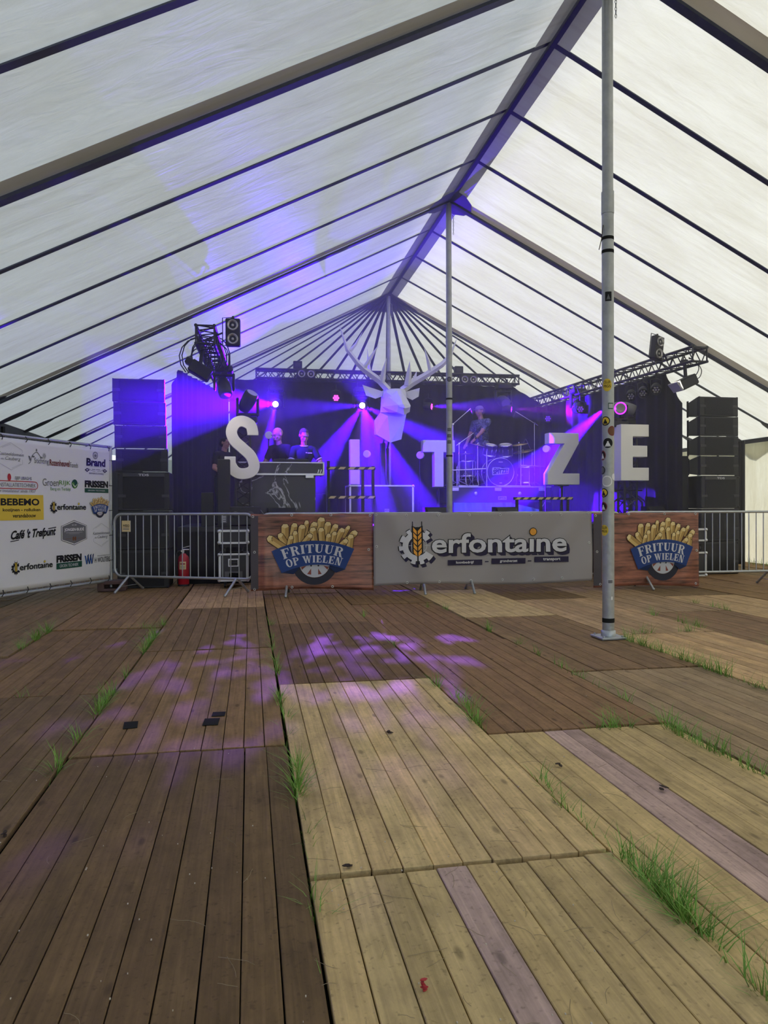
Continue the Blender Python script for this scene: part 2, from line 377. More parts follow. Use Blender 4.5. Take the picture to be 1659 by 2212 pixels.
# ------------------------------------------------------------------ flat printing
_txt = {}
def text2d(s, bold=0.0, shear=0.0):
    key = (s, bold, shear)
    if key not in _txt:
        c = bpy.data.curves.new('t', 'FONT'); c.body = s; c.size = 1; c.offset = bold; c.shear = shear; c.resolution_u = 3
        o = bpy.data.objects.new('t', c); COL.objects.link(o)
        bpy.context.view_layer.update()
        me = bpy.data.meshes.new_from_object(o.evaluated_get(bpy.context.evaluated_depsgraph_get()))
        v = [(p.co.x, p.co.y) for p in me.vertices]; f = [list(p.vertices) for p in me.polygons]
        bpy.data.objects.remove(o); bpy.data.curves.remove(c); bpy.data.meshes.remove(me)
        x0 = min(p[0] for p in v); x1 = max(p[0] for p in v); y0 = min(p[1] for p in v); y1 = max(p[1] for p in v)
        _txt[key] = ([((x - x0) / (x1 - x0), (y - y0) / (y1 - y0)) for x, y in v], f)
    return _txt[key]
class Print:
    """flat print: polygons in banner coordinates, laid on the banner surface a hair apart per layer"""
    def __init__(s): s.items = []
    def poly(s, pts, m, layer=0): s.items.append(([(p[0], p[1]) for p in pts], [list(range(len(pts)))], m, layer)); return s
    def mesh(s, v, f, m, layer): s.items.append((v, f, m, layer)); return s
    def rect(s, x0, y0, x1, y1, m, layer=0): return s.poly([(x0, y0), (x1, y0), (x1, y1), (x0, y1)], m, layer)
    def text(s, t, x0, y0, x1, y1, m, layer=2, bold=0.0, shear=0.0, warp=None):
        v, f = text2d(t, bold, shear)
        v = [(x0 + a * (x1 - x0), y0 + b * (y1 - y0)) for a, b in v]
        if warp: v = [warp(*p) for p in v]
        return s.mesh(v, f, m, layer)
    def disc(s, x, y, rx, ry, m, layer=0, n=24): return s.poly([(x + rx * math.cos(2 * math.pi * i / n), y + ry * math.sin(2 * math.pi * i / n)) for i in range(n)], m, layer)
    def line(s, pts, w, m, layer=0, closed=False):
        P = pts + [pts[0]] if closed else pts
        for (ax, ay), (bx, by) in zip(P, P[1:]):
            dx, dy = bx - ax, by - ay; l = math.hypot(dx, dy) or 1; nx, ny = -dy / l * w / 2, dx / l * w / 2; ex, ey = dx / l * w / 4, dy / l * w / 4
            s.poly([(ax + nx - ex, ay + ny - ey), (bx + nx + ex, by + ny + ey), (bx - nx + ex, by - ny + ey), (ax - nx - ex, ay - ny - ey)], m, layer)
        return s
    def ring(s, x, y, r0, r1, m, layer=0, n=28, a0=0, a1=360):
        for i in range(n):
            a = R(a0 + (a1 - a0) * i / n); b = R(a0 + (a1 - a0) * (i + 1) / n)
            s.poly([(x + r0 * math.cos(a), y + r0 * math.sin(a)), (x + r1 * math.cos(a), y + r1 * math.sin(a)), (x + r1 * math.cos(b), y + r1 * math.sin(b)), (x + r0 * math.cos(b), y + r0 * math.sin(b))], m, layer)
        return s
    def build(s, name, parent, surf, grid=0.0, base=0.003, step=0.0009):
        bm = bmesh.new(); mats = []
        for v, f, m, layer in s.items:
            if m not in mats: mats.append(m)
            mi = mats.index(m); lay = base + step * layer
            vs = [bm.verts.new((x, y, lay)) for x, y in v]
            for q in f:
                try: fc = bm.faces.new([vs[i] for i in q]); fc.material_index = mi
                except ValueError: pass
        bmesh.ops.triangulate(bm, faces=bm.faces)
        if grid:
            xs = [v.co.x for v in bm.verts]; ys = [v.co.y for v in bm.verts]
            for lo, hi, no in ((min(xs), max(xs), (1, 0, 0)), (min(ys), max(ys), (0, 1, 0))):
                k = math.ceil(lo / grid)
                while k * grid < hi:
                    bmesh.ops.bisect_plane(bm, geom=bm.verts[:] + bm.edges[:] + bm.faces[:], plane_co=tuple(c * k * grid for c in no), plane_no=no); k += 1
        for v in bm.verts: v.co = surf(v.co.x, v.co.y, v.co.z)
        me = bpy.data.meshes.new(name); bm.to_mesh(me); bm.free()
        for m in mats: me.materials.append(m)
        return link(name, me, parent)

# ================================================================== FLOOR
XR, ZR, HW, SL = 3.22, 6.22, 7.3, 0.5
ZE = ZR - HW * SL
YF, YA = -8.0, 17.1
b = MB(); b.add([(-40, -40, -.11), (45, -40, -.11), (45, 60, -.11), (-40, 60, -.11)], [(0, 1, 2, 3)])
floor = b.build('floor', M_GROUND); tag(floor, kind='structure')
DARK, MID, LITE, GREYB, TAN = (0.130, 0.098, 0.072), (0.205, 0.150, 0.108), (0.40, 0.315, 0.215), (0.175, 0.138, 0.108), (0.335, 0.235, 0.165)
PW, PL, PITCH = 1.055, 2.644, 2.668
b = MB(); b.box((0, 0, -.014), (0.1006, PL, .028), .0022); plank0 = b.build('plank', M_PLANK); PLANK_ME = plank0.data
bpy.data.objects.remove(plank0)
b = MB()
for y in (-1.27, 0, 1.27): b.box((0, y, -.06), (1.03, .07, .062))
FRAME_ME = (lambda o: (o.data, bpy.data.objects.remove(o))[0])(b.build('floor_panel', M_BATTEN))
tones = {(-1, 0): DARK, (-1, 1): DARK, (-1, 2): MID, (-1, 3): (0.165, 0.122, 0.088), (-1, 4): TAN, (-2, 0): GREYB, (-2, 1): (0.14, 0.108, 0.082), (-2, 2): (0.17, 0.125, 0.09), (-2, 3): MID, (-3, 2): (0.16, 0.12, 0.09), (-3, 3): GREYB, (-3, 4): (0.19, 0.14, 0.1),
         (0, 0): (0.39, 0.31, 0.20), (0, 1): (0.46, 0.36, 0.24), (0, 2): (0.15, 0.105, 0.078), (0, 3): (0.21, 0.15, 0.11), (1, 0): (0.41, 0.33, 0.215), (1, 1): (0.42, 0.335, 0.21), (1, 2): (0.215, 0.150, 0.112), (1, 3): (0.20, 0.135, 0.105), (1, 4): MID,
         (2, 0): GREYB, (2, 1): (0.245, 0.185, 0.14), (2, 2): (0.20, 0.148, 0.115), (2, 3): LITE, (3, 0): LITE, (3, 1): (0.42, 0.31, 0.19), (3, 2): (0.40, 0.285, 0.195), (3, 3): (0.30, 0.215, 0.16), (4, 2): (0.19, 0.14, 0.115), (4, 3): (0.25, 0.18, 0.14), (5, 2): LITE, (5, 3): (0.37, 0.27, 0.19), (6, 3): MID, (7, 3): TAN}
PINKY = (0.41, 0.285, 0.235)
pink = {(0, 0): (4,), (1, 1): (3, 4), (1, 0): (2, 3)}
cands = []
for c in range(-7, 11):
    x0 = 0.19 + PW * c
    par = c % 2
    for r in range(-1, 6):
        ya = (2.40 + PITCH * (r - 1)) if par == 0 else (1.102 + PITCH * (r - 1))
        yc = ya + PITCH / 2
        if yc + PL / 2 < 1.2 or yc - PL / 2 > 15.2: continue
        xa, xb = -0.52 * (yc + 1.4) - 1.2, 0.78 * (yc + 1.4) + 1.0
        if x0 > xb or x0 + PW < xa: continue
        cands.append((c, r, x0, yc))
allp = []
for c, r, x0, yc in cands:
    rr = random.Random(c * 31 + r * 7 + 5)
    fx, fy, fz, fr = x0 + PW / 2 - .006 + rr.uniform(-.006, .006), yc + rr.uniform(-.01, .01), rr.uniform(-.009, .003), R(rr.uniform(-.22, .22))
    if (c, r) == (0, 0): fy -= .016
    t = tones.get((c, r)) or rr.choice((MID, GREYB, TAN, DARK, MID))
    if t[0] < .24: t = [t[0] * .95, t[1] * .85, t[2] * .74]
    t = (t[0] * 1.06, t[1] * .97, t[2] * .70)
    p = link('floor_panel', FRAME_ME, floor); p.location = (fx, fy, fz); p.rotation_euler = (0, 0, fr)
    for k in range(10):
        col = t
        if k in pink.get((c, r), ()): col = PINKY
        q = rr.uniform(.88, 1.12) * 1.22
        col = (col[0] * q * rr.uniform(.98, 1.02), col[1] * q, col[2] * q * rr.uniform(.97, 1.03), 1)
        lx = -PW / 2 + .007 + .0515 + k * 0.1044; dz = rr.uniform(-.0025, .0015); dr = R(rr.uniform(-.06, .06)); dy = rr.uniform(-.006, .006)
        allp.append((math.hypot(fx, max(fy - PL / 2, 1.5)), p, lx, dy, dz, dr, col, (fx, fy, fz, fr)))
allp.sort(key=lambda a: a[0])
for _, p, lx, dy, dz, dr, col, w in allp[:300]:
    o = link('plank', PLANK_ME, p); o.location = (lx, dy, dz); o.rotation_euler = (0, 0, dr); o.color = col
far = {}
for _, p, lx, dy, dz, dr, col, (fx, fy, fz, fr) in allp[300:]:
    far.setdefault(p, []).append((lx, dy, dz, dr, col))
for p, L in far.items():   # beyond the three hundred nearest planks: one mesh per panel
    bm = bmesh.new()
    for lx, dy, dz, dr, col in L:
        n0 = len(bm.verts); bm.from_mesh(PLANK_ME); bm.verts.ensure_lookup_table()
        T = Matrix.Translation((lx, dy, dz)) @ Matrix.Rotation(dr, 4, 'Z')
        for v in bm.verts[n0:]: v.co = T @ v.co
    me = bpy.data.meshes.new('planks'); bm.to_mesh(me); bm.free(); me.materials.append(M_PLANK)
    o = link('planks', me, p); o.color = L[0][4]; tag(o, kind='stuff')

# ================================================================== TENT
def roof_pt(x, y): return (x, y, ZR - abs(x - XR) * SL)
b = MB()
n = 14; ny = 50
for side in (-1, 1):
    vs = [(XR + side * HW * i / n, YF + (YA - YF) * j / ny, ZR - HW * SL * i / n) for j in range(ny + 1) for i in range(n + 1)]
    fs = [(j * (n + 1) + i, j * (n + 1) + i + 1, (j + 1) * (n + 1) + i + 1, (j + 1) * (n + 1) + i) for j in range(ny) for i in range(n)]
    b.add(vs, fs, 0, True)
na = 54
vs = [(XR, YA, ZR)] + [(XR + HW * t * math.cos(R(180 * k / na)), YA + HW * t * math.sin(R(180 * k / na)), ZR - HW * t * SL) for t in (.33, .66, 1) for k in range(na + 1)]
fs = [(0, 1 + k, 2 + k) for k in range(na)] + [(1 + a * (na + 1) + k, 1 + (a + 1) * (na + 1) + k, 2 + (a + 1) * (na + 1) + k, 2 + a * (na + 1) + k) for a in (0, 1) for k in range(na)]
b.add(vs, fs, 0, False)
ceiling = b.build('ceiling', M_ROOF, weld=True); tag(ceiling, kind='structure')
NORM = lambda side: Vector((side * SL, 0, 1)).normalized()
def slope_strip(name, y, w, drop, th, m, s0=0.0, s1=HW, side=-1, parent=None):
    b = MB(); d = -NORM(side)
    pa, pb = Vector((XR + side * s0, y, ZR - s0 * SL)), Vector((XR + side * s1, y, ZR - s1 * SL))
    e = Vector((0, w / 2, 0)); vs = []
    for p in (pa, pb):
        for sg in (-1, 1):
            for dd in ((drop, drop + th) if th else (drop,)): vs.append(tuple(p + e * sg + d * dd))
    if not th:
        b.add(vs, [(0, 1, 3, 2)]); return b.build(name, m, ceiling)
    b.add(vs, [(0, 1, 3, 2), (4, 6, 7, 5), (0, 4, 5, 1), (2, 3, 7, 6), (0, 2, 6, 4), (1, 5, 7, 3)])
    return b.build(name, m, ceiling)
RAFT = [-4.7, 0.75, 6.2, 11.65, 17.1]
for ra in RAFT:
    for side in (-1, 1):
        if ra > -2:
            slope_strip('rafter_band', ra - .055, .20, .015, 0, M_BAND, side=side)
            slope_strip('rafter_webbing', ra + .065, .10, .03, .03, M_STRAP, side=side)
        if ra < 17:
            for k in (1, 2, 3):
                if ra + 1.3625 * k > 3: slope_strip('webbing_strap', ra + 1.3625 * k, .072, .008, .012, M_STRAP, side=side)
# ridge band
b = MB()
for w0, dz, m in ((.20, .02, 0), (.045, .05, 1)):
    vs = []
    for y in (YF, YA):
        for s in (-1, 0, 1): vs.append((XR + s * w0, y, ZR - dz - abs(s) * w0 * SL))
    b.add(vs, [(0, 1, 4, 3), (1, 2, 5, 4)], m)
b.build('ridge_band', [fabric_mat('ridge_flap', (0.50, 0.50, 0.52), (0.50, 0.50, 0.54), stain=0.1, bump=.05), M_STRAP], ceiling)
# radial webbing of the round end, apex reinforcement
for k in range(1, 18):
    a = R(180 * k / 18); u = Vector((math.cos(a), math.sin(a), -SL)); w = Vector((-math.sin(a), math.cos(a), 0)) * .035
    b = MB(); dn = Vector((0, 0, -.02)); o = Vector((XR, YA, ZR)); p, q = o + u * .25 + dn, o + u * HW + dn; th = Vector((0, 0, -.012))
    b.add([tuple(z) for z in (p - w, p + w, q + w, q - w, p - w + th, p + w + th, q + w + th, q - w + th)], [(0, 1, 2, 3), (4, 5, 6, 7), (0, 1, 5, 4), (1, 2, 6, 5), (2, 3, 7, 6), (3, 0, 4, 7)])
    b.build('radial_webbing', M_STRAP, ceiling)
for y in (6.2, 11.65):
    b = MB()
    for side in (-1, 1):
        pts = [(0, -.38), (.16, -.36), (.30, -.22), (.36, 0), (.30, .22), (.16, .36), (0, .38)]
        b.add([(XR + side * s, y + t, ZR - s * SL - .045) for s, t in pts], [list(range(7))])
    b.build('ridge_reinforcement', M_PATCH, ceiling)
b = MB(); pts = [(XR, YA - .25, ZR - .05)]
for k in range(37):
    a = R(180 * k / 36); rr = 0.62 + 0.10 * math.cos(k * math.pi); pts.append((XR + rr * math.cos(a), YA + rr * math.sin(a), ZR - rr * SL - .035))
b.add(pts, [(0, 1 + k, 2 + k) for k in range(36)]); b.build('apex_reinforcement', M_PATCH, ceiling)
# eave: dark hem with oval patches where the webbing ends, valance outside
for side in (-1, 1):
    xe = XR + side * HW; b = MB()
    b.add([(xe, YF, ZE + .02), (xe, YA, ZE + .02), (xe - side * .09, YA, ZE + .05), (xe - side * .09, YF, ZE + .05), (xe - side * .04, YF, ZE - (.16 if side < 0 else .04)), (xe - side * .04, YA, ZE - (.16 if side < 0 else .04))], [(0, 1, 2, 3), (3, 2, 5, 4)])
    b.build('eave_hem', M_PATCH, ceiling)
    for ra in RAFT[1:]:
        for k in range(4):
            y = ra + 1.3625 * k
            if y < 4 or y > 17.2: continue
            b = MB(); T = frame((xe - side * .30, y, ZE + .30 * SL), (1, 0, -side * SL), (side * SL, 0, 1))
            b.ell((0, 0, 0), (.34, .13, .016), 16, 6); b.v = [tuple(T @ Vector(p) - Vector((0, 0, .02))) for p in b.v]
            b.build('eave_patch', M_PATCH, ceiling)
b = MB(); L = 120; top = []; bot = []
for j in range(L + 1):
    y = YF + (YA - YF) * j / L; ph = (y % .8) / .8
    top.append((XR + HW + .05, y, ZE + .02)); bot.append((XR + HW + .06, y, ZE - .16 - .22 * math.sin(math.pi * ph)))
b.add(top + bot, [(j, j + 1, L + 2 + j, L + 1 + j) for j in range(L)]); b.build('scalloped_valance', M_WALL, ceiling)
def wall(name, pts, m, nseg=1):
    b = MB(); P = []
    for (x0, y0), (x1, y1) in zip(pts, pts[1:]):
        k = max(1, int(math.hypot(x1 - x0, y1 - y0) / .15))
        P += [(x0 + (x1 - x0) * i / k, y0 + (y1 - y0) * i / k) for i in range(k)]
    P.append(pts[-1]); n = len(P); vs = []
    for z in (-.1, .6, 1.3, 2.0, ZE):
        for i, (x, y) in enumerate(P):
            w = .035 * math.sin(i * .42) * (1 - z / ZE) + .02 * math.sin(i * .17 + z)
            vs.append((x + w, y, z))
    b.add(vs, [(r * n + i, r * n + i + 1, (r + 1) * n + i + 1, (r + 1) * n + i) for r in range(4) for i in range(n - 1)], 0, True)
    o = b.build(name, m); tag(o, kind='structure'); return o
XL, XRW = XR - HW, XR + HW
wl = wall('wall_left', [(XL, YF), (XL, 13.6)], M_WALL)
wr = wall('wall_right', [(XRW, YF), (XRW, YA)], M_WALL)
wb = wall('wall_back', [(XR + HW * math.cos(R(180 * k / 18)), YA + HW * math.sin(R(180 * k / 18))) for k in range(0, 16)], M_WALL)
for w, x, s in ((wl, XL, 1), (wr, XRW, -1)):
    for k in range(3, 14):
        y = 0.75 + 1.3625 * (k - 1) + .12
        if w is wl and y > 13.7: continue
        b = MB(); b.tube((x + s * .10, y, -.1), (x + s * .10, y, ZE - .02), .03, n=10); b.build('side_post', M_BLACK if w is wl else M_GALV, w)
    if w is wl: b = MB(); b.box((x + s * .07, 4.5, 2.36), (.02, 18.2, .10)); b.build('wall_hem', M_PATCH, w)
for k in range(3):   # guy ropes outside, whose shadows fall on the lit wall
    y = 10.6 + 1.9 * k; b = MB(); b.path([(XRW + .08, y, ZE - .1), (XRW + 1.1, y + .02, 1.2), (XRW + 2.0, y, -.1)], .018, 6)
    tag(b.build('guy_rope', M_ROPE), ['guy rope outside the right side wall, the one nearest the camera', 'guy rope outside the right side wall, middle of three', 'guy rope outside the right side wall, the one nearest the stage'][k], 'rope')

# tent poles
def pole(y, r, label, base=True):
    t = thing('tent_pole', label, 'pole', (XR, y, 0))
    b = MB(); b.tube((0, 0, .03), (0, 0, 4.05), r, n=20); b.build('lower_tube', M_POLE, t)
    b = MB(); b.tube((0, 0, 3.95), (0, 0, ZR - .06), r * .92, n=20); b.tube((0, 0, 3.86), (0, 0, 4.06), r * 1.06, n=20); b.build('upper_tube', M_POLE, t)
    b = MB(); b.box((0, 0, .012), (.24, .24, .02), .004); b.lathe([(r + .012, .02), (r + .012, .07), (r, .075)], 20)
    for sx in (-1, 1):
        for sy in (-1, 1): b.tube((sx * .09, sy * .09, .02), (sx * .09, sy * .09, .036), .010, n=6)
    b.build('base_plate', M_GALV, t)
    b = MB()
    for i in range(9): b.path([(r + .03 + .008 * math.cos(a), .010 * math.sin(a) if i % 2 else 0, ZR - .30 - .032 * i + .02 * math.sin(a)) if i % 2 == 0 else (r + .03, .008 * math.cos(a), ZR - .30 - .032 * i + .02 * math.sin(a)) for a in [2 * math.pi * k / 8 for k in range(8)]], .0032, 5, closed=True)
    b.path([(r, 0, ZR - .25), (r + .03, 0, ZR - .28)], .004, 5); b.build('chain', M_GALV, t)
    return t
p1 = pole(6.28, .053, 'galvanized tent pole standing nearest the camera, plastered with round stickers')
p2 = pole(11.72, .05, 'galvanized tent pole rising behind the grey banner in front of the drum kit')
p3 = pole(17.02, .05, 'tent pole at the far end of the ridge, rising behind the antlers')
b = MB(); b.tube((0, 0, .145), (0, 0, .185), .0545, n=20, caps=False); b.build('black_tape_band', M_TAPE, p1)
for p, zs in ((p1, (3.62, 3.50)), (p2, (2.02, 2.95))):
    for z in zs:
        b = MB(); b.tube((0, 0, z), (0, 0, z + .03), .0545, n=20, caps=False); b.build('tape_band', M_TAPE, p)
def sticker(p, ang, z, w, h, m, m2, shape='round', r=.0548, txt=None, tm=None):
    P = Print()
    if shape == 'round': P.disc(0, 0, w / 2, h / 2, m, 0, 22); P.disc(0, 0, w * .40, h * .40, m2, 1, 20)
    else: P.rect(-w / 2, -h / 2, w / 2, h / 2, m, 0); P.rect(-w * .4, -h * .36, w * .4, h * .36, m2, 1)
    if txt:
        k = len(txt)
        for i, tt in enumerate(txt): P.text(tt, -w * .36, h * (.20 - .32 * i) - h * .08, w * .36, h * (.20 - .32 * i) + h * .14, tm, 3, .01)
    elif shape == 'figure' or m2 in (I_YEL, I_BLK):
        P.disc(0, h * .10, w * .09, h * .09, tm or I_WHT, 2, 10); P.poly([(-w * .25, -h * .26), (w * .25, -h * .26), (w * .12, h * .02), (-w * .12, h * .02)], tm or I_WHT, 2); P.rect(-w * .3, -h * .34, w * .3, -h * .28, tm or I_WHT, 3)
    a0 = R(ang)
    def surf(u, v, o):
        a = a0 + u / r; return Vector((math.sin(a) * (r + o), -math.cos(a) * (r + o), z + v))
    P.build('sticker', p, surf, .012, .0006, .0005)
# heights follow the sticker column on the camera side of the pole
A0 = -27
for ang, z, w, h, m, m2, sh, tx, tm in [(A0 + 5, 3.10, .058, .085, I_BLK, I_BLK, 'sq', None, I_GRY), (A0 - 8, 2.30, .085, .115, I_YEL, I_YEL, 'round', ['CELLER', 'PIGS'], I_BLK), (A0 + 28, 2.11, .05, .055, I_DGRN, I_LG, 'sq', None, I_GRN), (A0 - 26, 1.975, .085, .085, I_BLK, I_YEL, 'round', None, I_BLK), (A0 + 40, 1.885, .08, .09, I_MAR, I_BRN, 'round', None, I_WHT), (A0 - 2, 1.775, .09, .09, I_BLK, I_BLK, 'round', None, I_WHT), (A0 - 58, 1.665, .07, .09, I_MAR, I_BLK, 'round', None, I_WHT), (A0 - 60, 1.53, .06, .075, I_BLK, I_GRY, 'round', None, I_WHT), (A0 - 12, 1.43, .10, .10, I_WHT, I_LG, 'round', None, I_BLK), (A0 + 62, 1.47, .05, .06, I_WHT, I_WHT, 'round', None, I_LG), (A0 - 46, 1.325, .085, .085, I_BLK, I_YEL, 'round', None, I_BLK), (A0 - 50, 1.20, .08, .085, I_MAR, I_BLK, 'round', None, I_WHT), (A0 - 42, .985, .085, .10, I_YEL, I_YEL, 'round', ['CELLER', 'PIGS'], I_BLK), (A0 + 20, .52, .05, .04, I_LG, I_GRY, 'sq', None, I_WHT), (A0 + 34, .37, .018, .03, I_WHT, I_WHT, 'sq', None, I_LG)]:
    sticker(p1, ang, z, w, h, m, m2, sh, txt=tx, tm=tm)
sticker(p2, -12, 3.28, .08, .08, I_BLK, I_GRY, r=.0520)
for z in (2.46, 2.36, 2.26): sticker(p2, -15, z, .06, .05, I_BLK, I_GRY, 'sq', r=.0520)
b = MB(); b.path([(-.055, -.02, 3.75), (-.075, -.03, 3.62), (-.10, -.03, 3.52)], .004, 5); b.build('twig', M_BATTEN, p1)

# ================================================================== STAGE STRUCTURE
ZS = 0.9
t = thing('stage_deck', 'black stage platform behind the crowd barriers', 'stage', (3.3, 12.02, 0))
b = MB()
for i in range(5):
    for j in range(3): b.box((-4.42 + 1.768 * i + .884, .95 + 1.85 * j, ZS - .04), (1.755, 1.835, .08), .006)
b.build('deck_panels', M_BLACK, t)
b = MB()
n = 120; vs = []
for i in range(n + 1):
    x = -4.42 + 8.84 * i / n; y = .03 + .018 * math.sin(i * 1.3)
    vs += [(x, y, .0), (x, y, ZS - .08)]
b.add(vs, [(2 * i, 2 * i + 2, 2 * i + 3, 2 * i + 1) for i in range(n)], 0, True); b.build('skirt', M_VELVET, t)
def drape(label, pts, ztop, zbot=.02, chamfer=None):
    b = MB(); P = []
    for (x0, y0), (x1, y1) in zip(pts, pts[1:]):
        L = math.hypot(x1 - x0, y1 - y0); k = int(L / .05)
        P += [(x0 + (x1 - x0) * i / k, y0 + (y1 - y0) * i / k, -(y1 - y0) / L, (x1 - x0) / L) for i in range(k)]
    P.append((pts[-1][0], pts[-1][1], P[-1][2], P[-1][3])); n = len(P); vs = []
    for zi in range(7):
        f = zi / 6
        for i, (x, y, nx, ny) in enumerate(P):
            zt = ztop(i / (n - 1)); w = .022 * math.sin(i * 1.05) + .012 * math.sin(i * .37)
            vs.append((x + nx * w, y + ny * w, zbot + (zt - zbot) * f))
    b.add(vs, [(r * n + i, r * n + i + 1, (r + 1) * n + i + 1, (r + 1) * n + i) for r in range(6) for i in range(n - 1)], 0, True)
    o = b.build('stage_drape', M_VELVET); return tag(o, label, 'drape', 'black drapes around the stage')
drape('black drape hanging across the back of the stage', [(-.43, 17.3), (7.08, 17.3)], lambda f: 4.14 if f < .905 else 4.14 - (f - .905) / .095 * .40)
drape('black drape along the left side of the stage, behind the letter S', [(-1.31, 13.3), (-.45, 17.25)], lambda f: 3.30 + min(f / .10, 1) * .36 + .08 * f)
drape('black drape along the right side of the stage, behind the letter E', [(7.56, 11.98), (7.05, 17.25)], lambda f: 3.03 + min(f / .085, 1) * .60)

def truss(label, p0, p1, w, h, nb, up=(0, 0, 1), rot=0, name='lighting_truss', ch=.025, group=None, tri=False):
    p0, p1 = Vector(p0), Vector(p1); d = (p1 - p0); L = d.length; d.normalize()
    side = d.cross(Vector(up)).normalized(); u = side.cross(d).normalized()
    t = thing(name, label, 'truss', p0, group=group)
    cor = [side * sx * w / 2 + u * sz * h / 2 for sx, sz in ((-1, 1), (1, 1), (1, -1), (-1, -1))]
    for c in cor: MB().tube(c, c + d * L, ch, n=10).build('chord', M_TRUSS, t)
    b = MB()
    for a in range(4):
        c0, c1 = cor[a], cor[(a + 1) % 4]
        for i in range(nb):
            s0, s1 = L * i / nb, L * (i + 1) / nb
            if i % 2: b.tube(c0 + d * s0, c1 + d * s1, .010, n=5)
            else: b.tube(c1 + d * s0, c0 + d * s1, .010, n=5)
        for s in (.015, L - .015): b.tube(c0 + d * s, c1 + d * s, .014, n=6)
    tag(b.build('bracing', M_TRUSS, t), kind='stuff'); return t
truss('long black truss spanning the back of the stage behind the antlers', (.15, 17.0, 4.22), (6.37, 17.0, 4.24), .26, .20, 44, ch=.026)
truss('black truss running up along the right side of the stage to the bare end', (7.05, 17.7, 3.79), (7.53, 11.4, 3.78), .28, .24, 40)
truss('black truss seen end-on above the left side of the stage', (-.45, 17.4, 3.79), (-.64, 11.4, 3.80), .27, .27, 36)
for lab, x in (('narrow black truss tower carrying the letter S', -.10), ('narrow black truss tower carrying the letter E', 6.92)):
    t = truss(lab, (x, 12.75, ZS + .10), (x, 12.75, 2.66), .24, .24, 10, up=(0, 1, 0), name='truss_tower', ch=.022)
    b = MB(); b.box((0, 0, -.08), (.58, .5, .03), .006); b.box((0, 0, -.03), (.40, .36, .06), .01); b.build('base_plate', M_TRUSS, t)
    MB().box((0, 0, 1.58), (.34, .34, .03), .006).build('top_plate', M_TRUSS, t)

# ------------------------------------------------------------------ letters
def letter(ch, poly, x, y, z, d, label, extra=None):
    t = thing('display_letter', label, 'letter', (x, y, z), group='white letters along the stage')
    b = MB(); b.prism(poly, 0, d); o = b.build('letter_face', M_WHITE, t)
    bm = bmesh.new(); bm.from_mesh(o.data); bmesh.ops.bevel(bm, geom=[e for e in bm.edges if e.is_manifold and e.calc_face_angle(0) > .6], offset=.006, segments=1, affect='EDGES'); bm.to_mesh(o.data); bm.free()
    return t
def catmull(P, k=8):
    out = []; Q = [P[0]] + P + [P[-1]]
    for i in range(1, len(Q) - 2):
        for j in range(k):
            u = j / k; a, b_, c, d = Q[i - 1], Q[i], Q[i + 1], Q[i + 2]
            out.append(tuple(.5 * ((2 * b_[q]) + (-a[q] + c[q]) * u + (2 * a[q] - 5 * b_[q] + 4 * c[q] - d[q]) * u * u + (-a[q] + 3 * b_[q] - 3 * c[q] + d[q]) * u ** 3) for q in range(len(b_))))
    out.append(P[-1]); return out
sp = catmull([(870, 1278), (868, 1238), (845, 1172), (765, 1133), (690, 1160), (652, 1245), (684, 1335), (765, 1412), (846, 1492), (882, 1590), (850, 1655), (765, 1678), (690, 1655), (641, 1580), (637, 1500)], 6)
L_, R_ = [], []
for i, p in enumerate(sp):
    a, c = sp[max(0, i - 1)], sp[min(len(sp) - 1, i + 1)]; dx, dy = c[0] - a[0], c[1] - a[1]; l = math.hypot(dx, dy); w = 57
    if i in (0, len(sp) - 1): dx, dy, l = 0, (-1 if i == 0 else -1), 1
    L_.append((p[0] - dy / l * w, p[1] + dx / l * w)); R_.append((p[0] + dy / l * w, p[1] - dx / l * w))
k = 1.05 / 660
poly = [((x - 767) * k, (1735 - y) * k) for x, y in L_ + R_[::-1]]
letter('S', poly, -.10, 12.42, 1.67, .10, 'large white letter S standing on the left truss tower')
letter('I', [(0, 0), (.20, 0), (.20, .92), (0, .92)], 2.03, 15.0, 1.67, .18, 'white letter I standing behind the black and yellow rails')
letter('T', [(.235, 0), (.425, 0), (.425, .70), (.66, .70), (.66, .94), (0, .94), (0, .70), (.235, .70)], 3.44, 14.5, 1.61, .20, 'white letter T half hidden by the far tent pole')
letter('Z', [(0, 0), (.665, 0), (.665, .22), (.31, .22), (.65, .81), (.65, 1.01), (.03, 1.01), (.03, .80), (.35, .80), (0, .22)], 5.71, 13.6, 1.63, .22, 'white letter Z standing to the right of the drum kit')
letter('E', [(0, 0), (.55, 0), (.55, .235), (.235, .235), (.235, .43), (.52, .43), (.52, .635), (.235, .635), (.235, .80), (.55, .80), (.55, 1.02), (0, 1.02)], 6.62, 12.42, 1.67, .26, 'large white letter E standing on the right truss tower')
def stand(label, x, y, z0, z1, r=.03):
    t = thing('black_stand', label, 'stand', (x, y, z0)); MB().tube((0, 0, 0), (0, 0, z1 - z0), r, n=10).build('post', M_BLACK, t)
    b = MB(); b.box((0, 0, .01), (.36, .36, .02), .004); b.build('base_plate', M_BLACK, t); MB().box((0, .02, z1 - z0 - .012), (.24, .24, .024), .004).build('top_plate', M_BLACK, t); return t
stand('black stand carrying the letter I', 2.13, 15.09, ZS, 1.67); stand('black stand carrying the letter T', 3.77, 14.60, ZS, 1.61); stand('black stand carrying the letter Z', 6.04, 13.71, ZS, 1.63)

